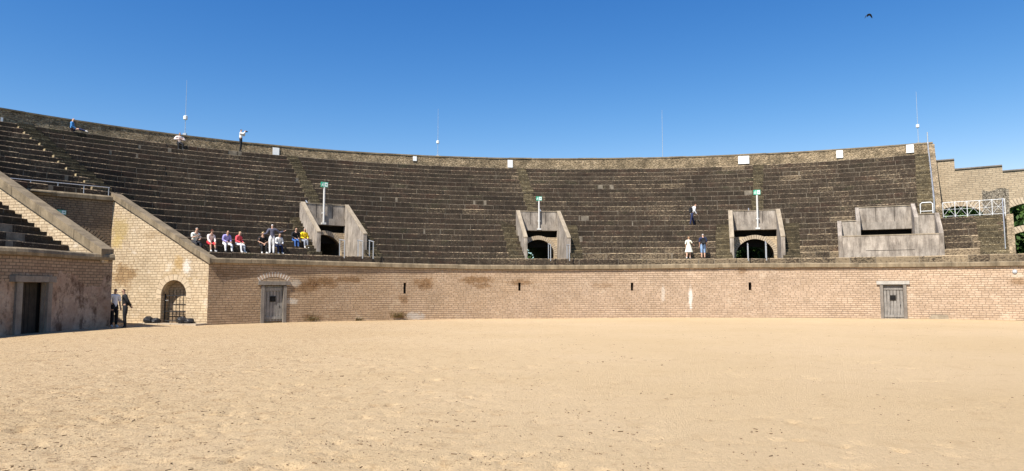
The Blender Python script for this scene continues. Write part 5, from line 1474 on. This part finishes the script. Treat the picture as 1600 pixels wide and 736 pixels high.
# ------------------------------------------------------------------ light, sky, camera
SUN_EL, SUN_AZ = RAD(52), math.atan2(-.62, -.785)
w = bpy.data.worlds.new('World'); bpy.context.scene.world = w; w.use_nodes = True
nt = w.node_tree; bg = nt.nodes['Background']
sky = nt.nodes.new('ShaderNodeTexSky'); sky.sky_type = 'NISHITA'; sky.sun_disc = False
sky.sun_elevation = SUN_EL; sky.sun_rotation = SUN_AZ % (2 * math.pi)
sky.altitude = 300; sky.air_density = .85; sky.dust_density = .15; sky.ozone_density = 3.0
hs = nt.nodes.new('ShaderNodeHueSaturation'); hs.inputs['Saturation'].default_value = 1.2
nt.links.new(sky.outputs[0], hs.inputs['Color'])
sep = nt.nodes.new('ShaderNodeSeparateColor'); com = nt.nodes.new('ShaderNodeCombineColor'); nt.links.new(hs.outputs[0], sep.inputs[0])
def wm(op, a, b):
    x = nt.nodes.new('ShaderNodeMath'); x.operation = op
    for k, v in enumerate((a, b)):
        if isinstance(v, (int, float)): x.inputs[k].default_value = v
        else: nt.links.new(v, x.inputs[k])
    return x.outputs[0]
for k, (ref, pw, top) in enumerate(((1.24, 1.75, 1.2), (2.7, 1.26, 2.6), (5.27, .85, 5.0))):   # a clearer, deeper blue air than the stock sky
    v = wm('MINIMUM', sep.outputs[k], ref * 2.2)
    nt.links.new(wm('MULTIPLY', wm('POWER', wm('DIVIDE', v, ref), pw), top), com.inputs[k])
nt.links.new(com.outputs[0], bg.inputs[0]); bg.inputs[1].default_value = .1
sd = bpy.data.lights.new('sun', 'SUN'); sd.energy = 5.0; sd.angle = RAD(.5); sd.color = (1, .95, .87)
s = bpy.data.objects.new('sun', sd); C.objects.link(s)
dirv = Vector((-.62, -.785)).normalized() * math.cos(SUN_EL)
s.rotation_euler = Vector((dirv.x, dirv.y, math.sin(SUN_EL))).to_track_quat('Z', 'Y').to_euler(); s.location = (-20, -20, 40)
cd = bpy.data.cameras.new('camera'); cam = bpy.data.objects.new('camera', cd); C.objects.link(cam)
cam.location = (0, 0, EYE); cam.rotation_euler = (math.pi / 2 + PITCH, 0, 0)
cd.sensor_width = 36; cd.lens = F / 1600 * 36; cd.clip_start = .1; cd.clip_end = 4000
sc = bpy.context.scene; sc.camera = cam
sc.view_settings.view_transform = 'Standard'; sc.view_settings.look = 'None'; sc.view_settings.exposure = 0.75; sc.view_settings.gamma = 1
sc.view_settings.use_curve_mapping = False
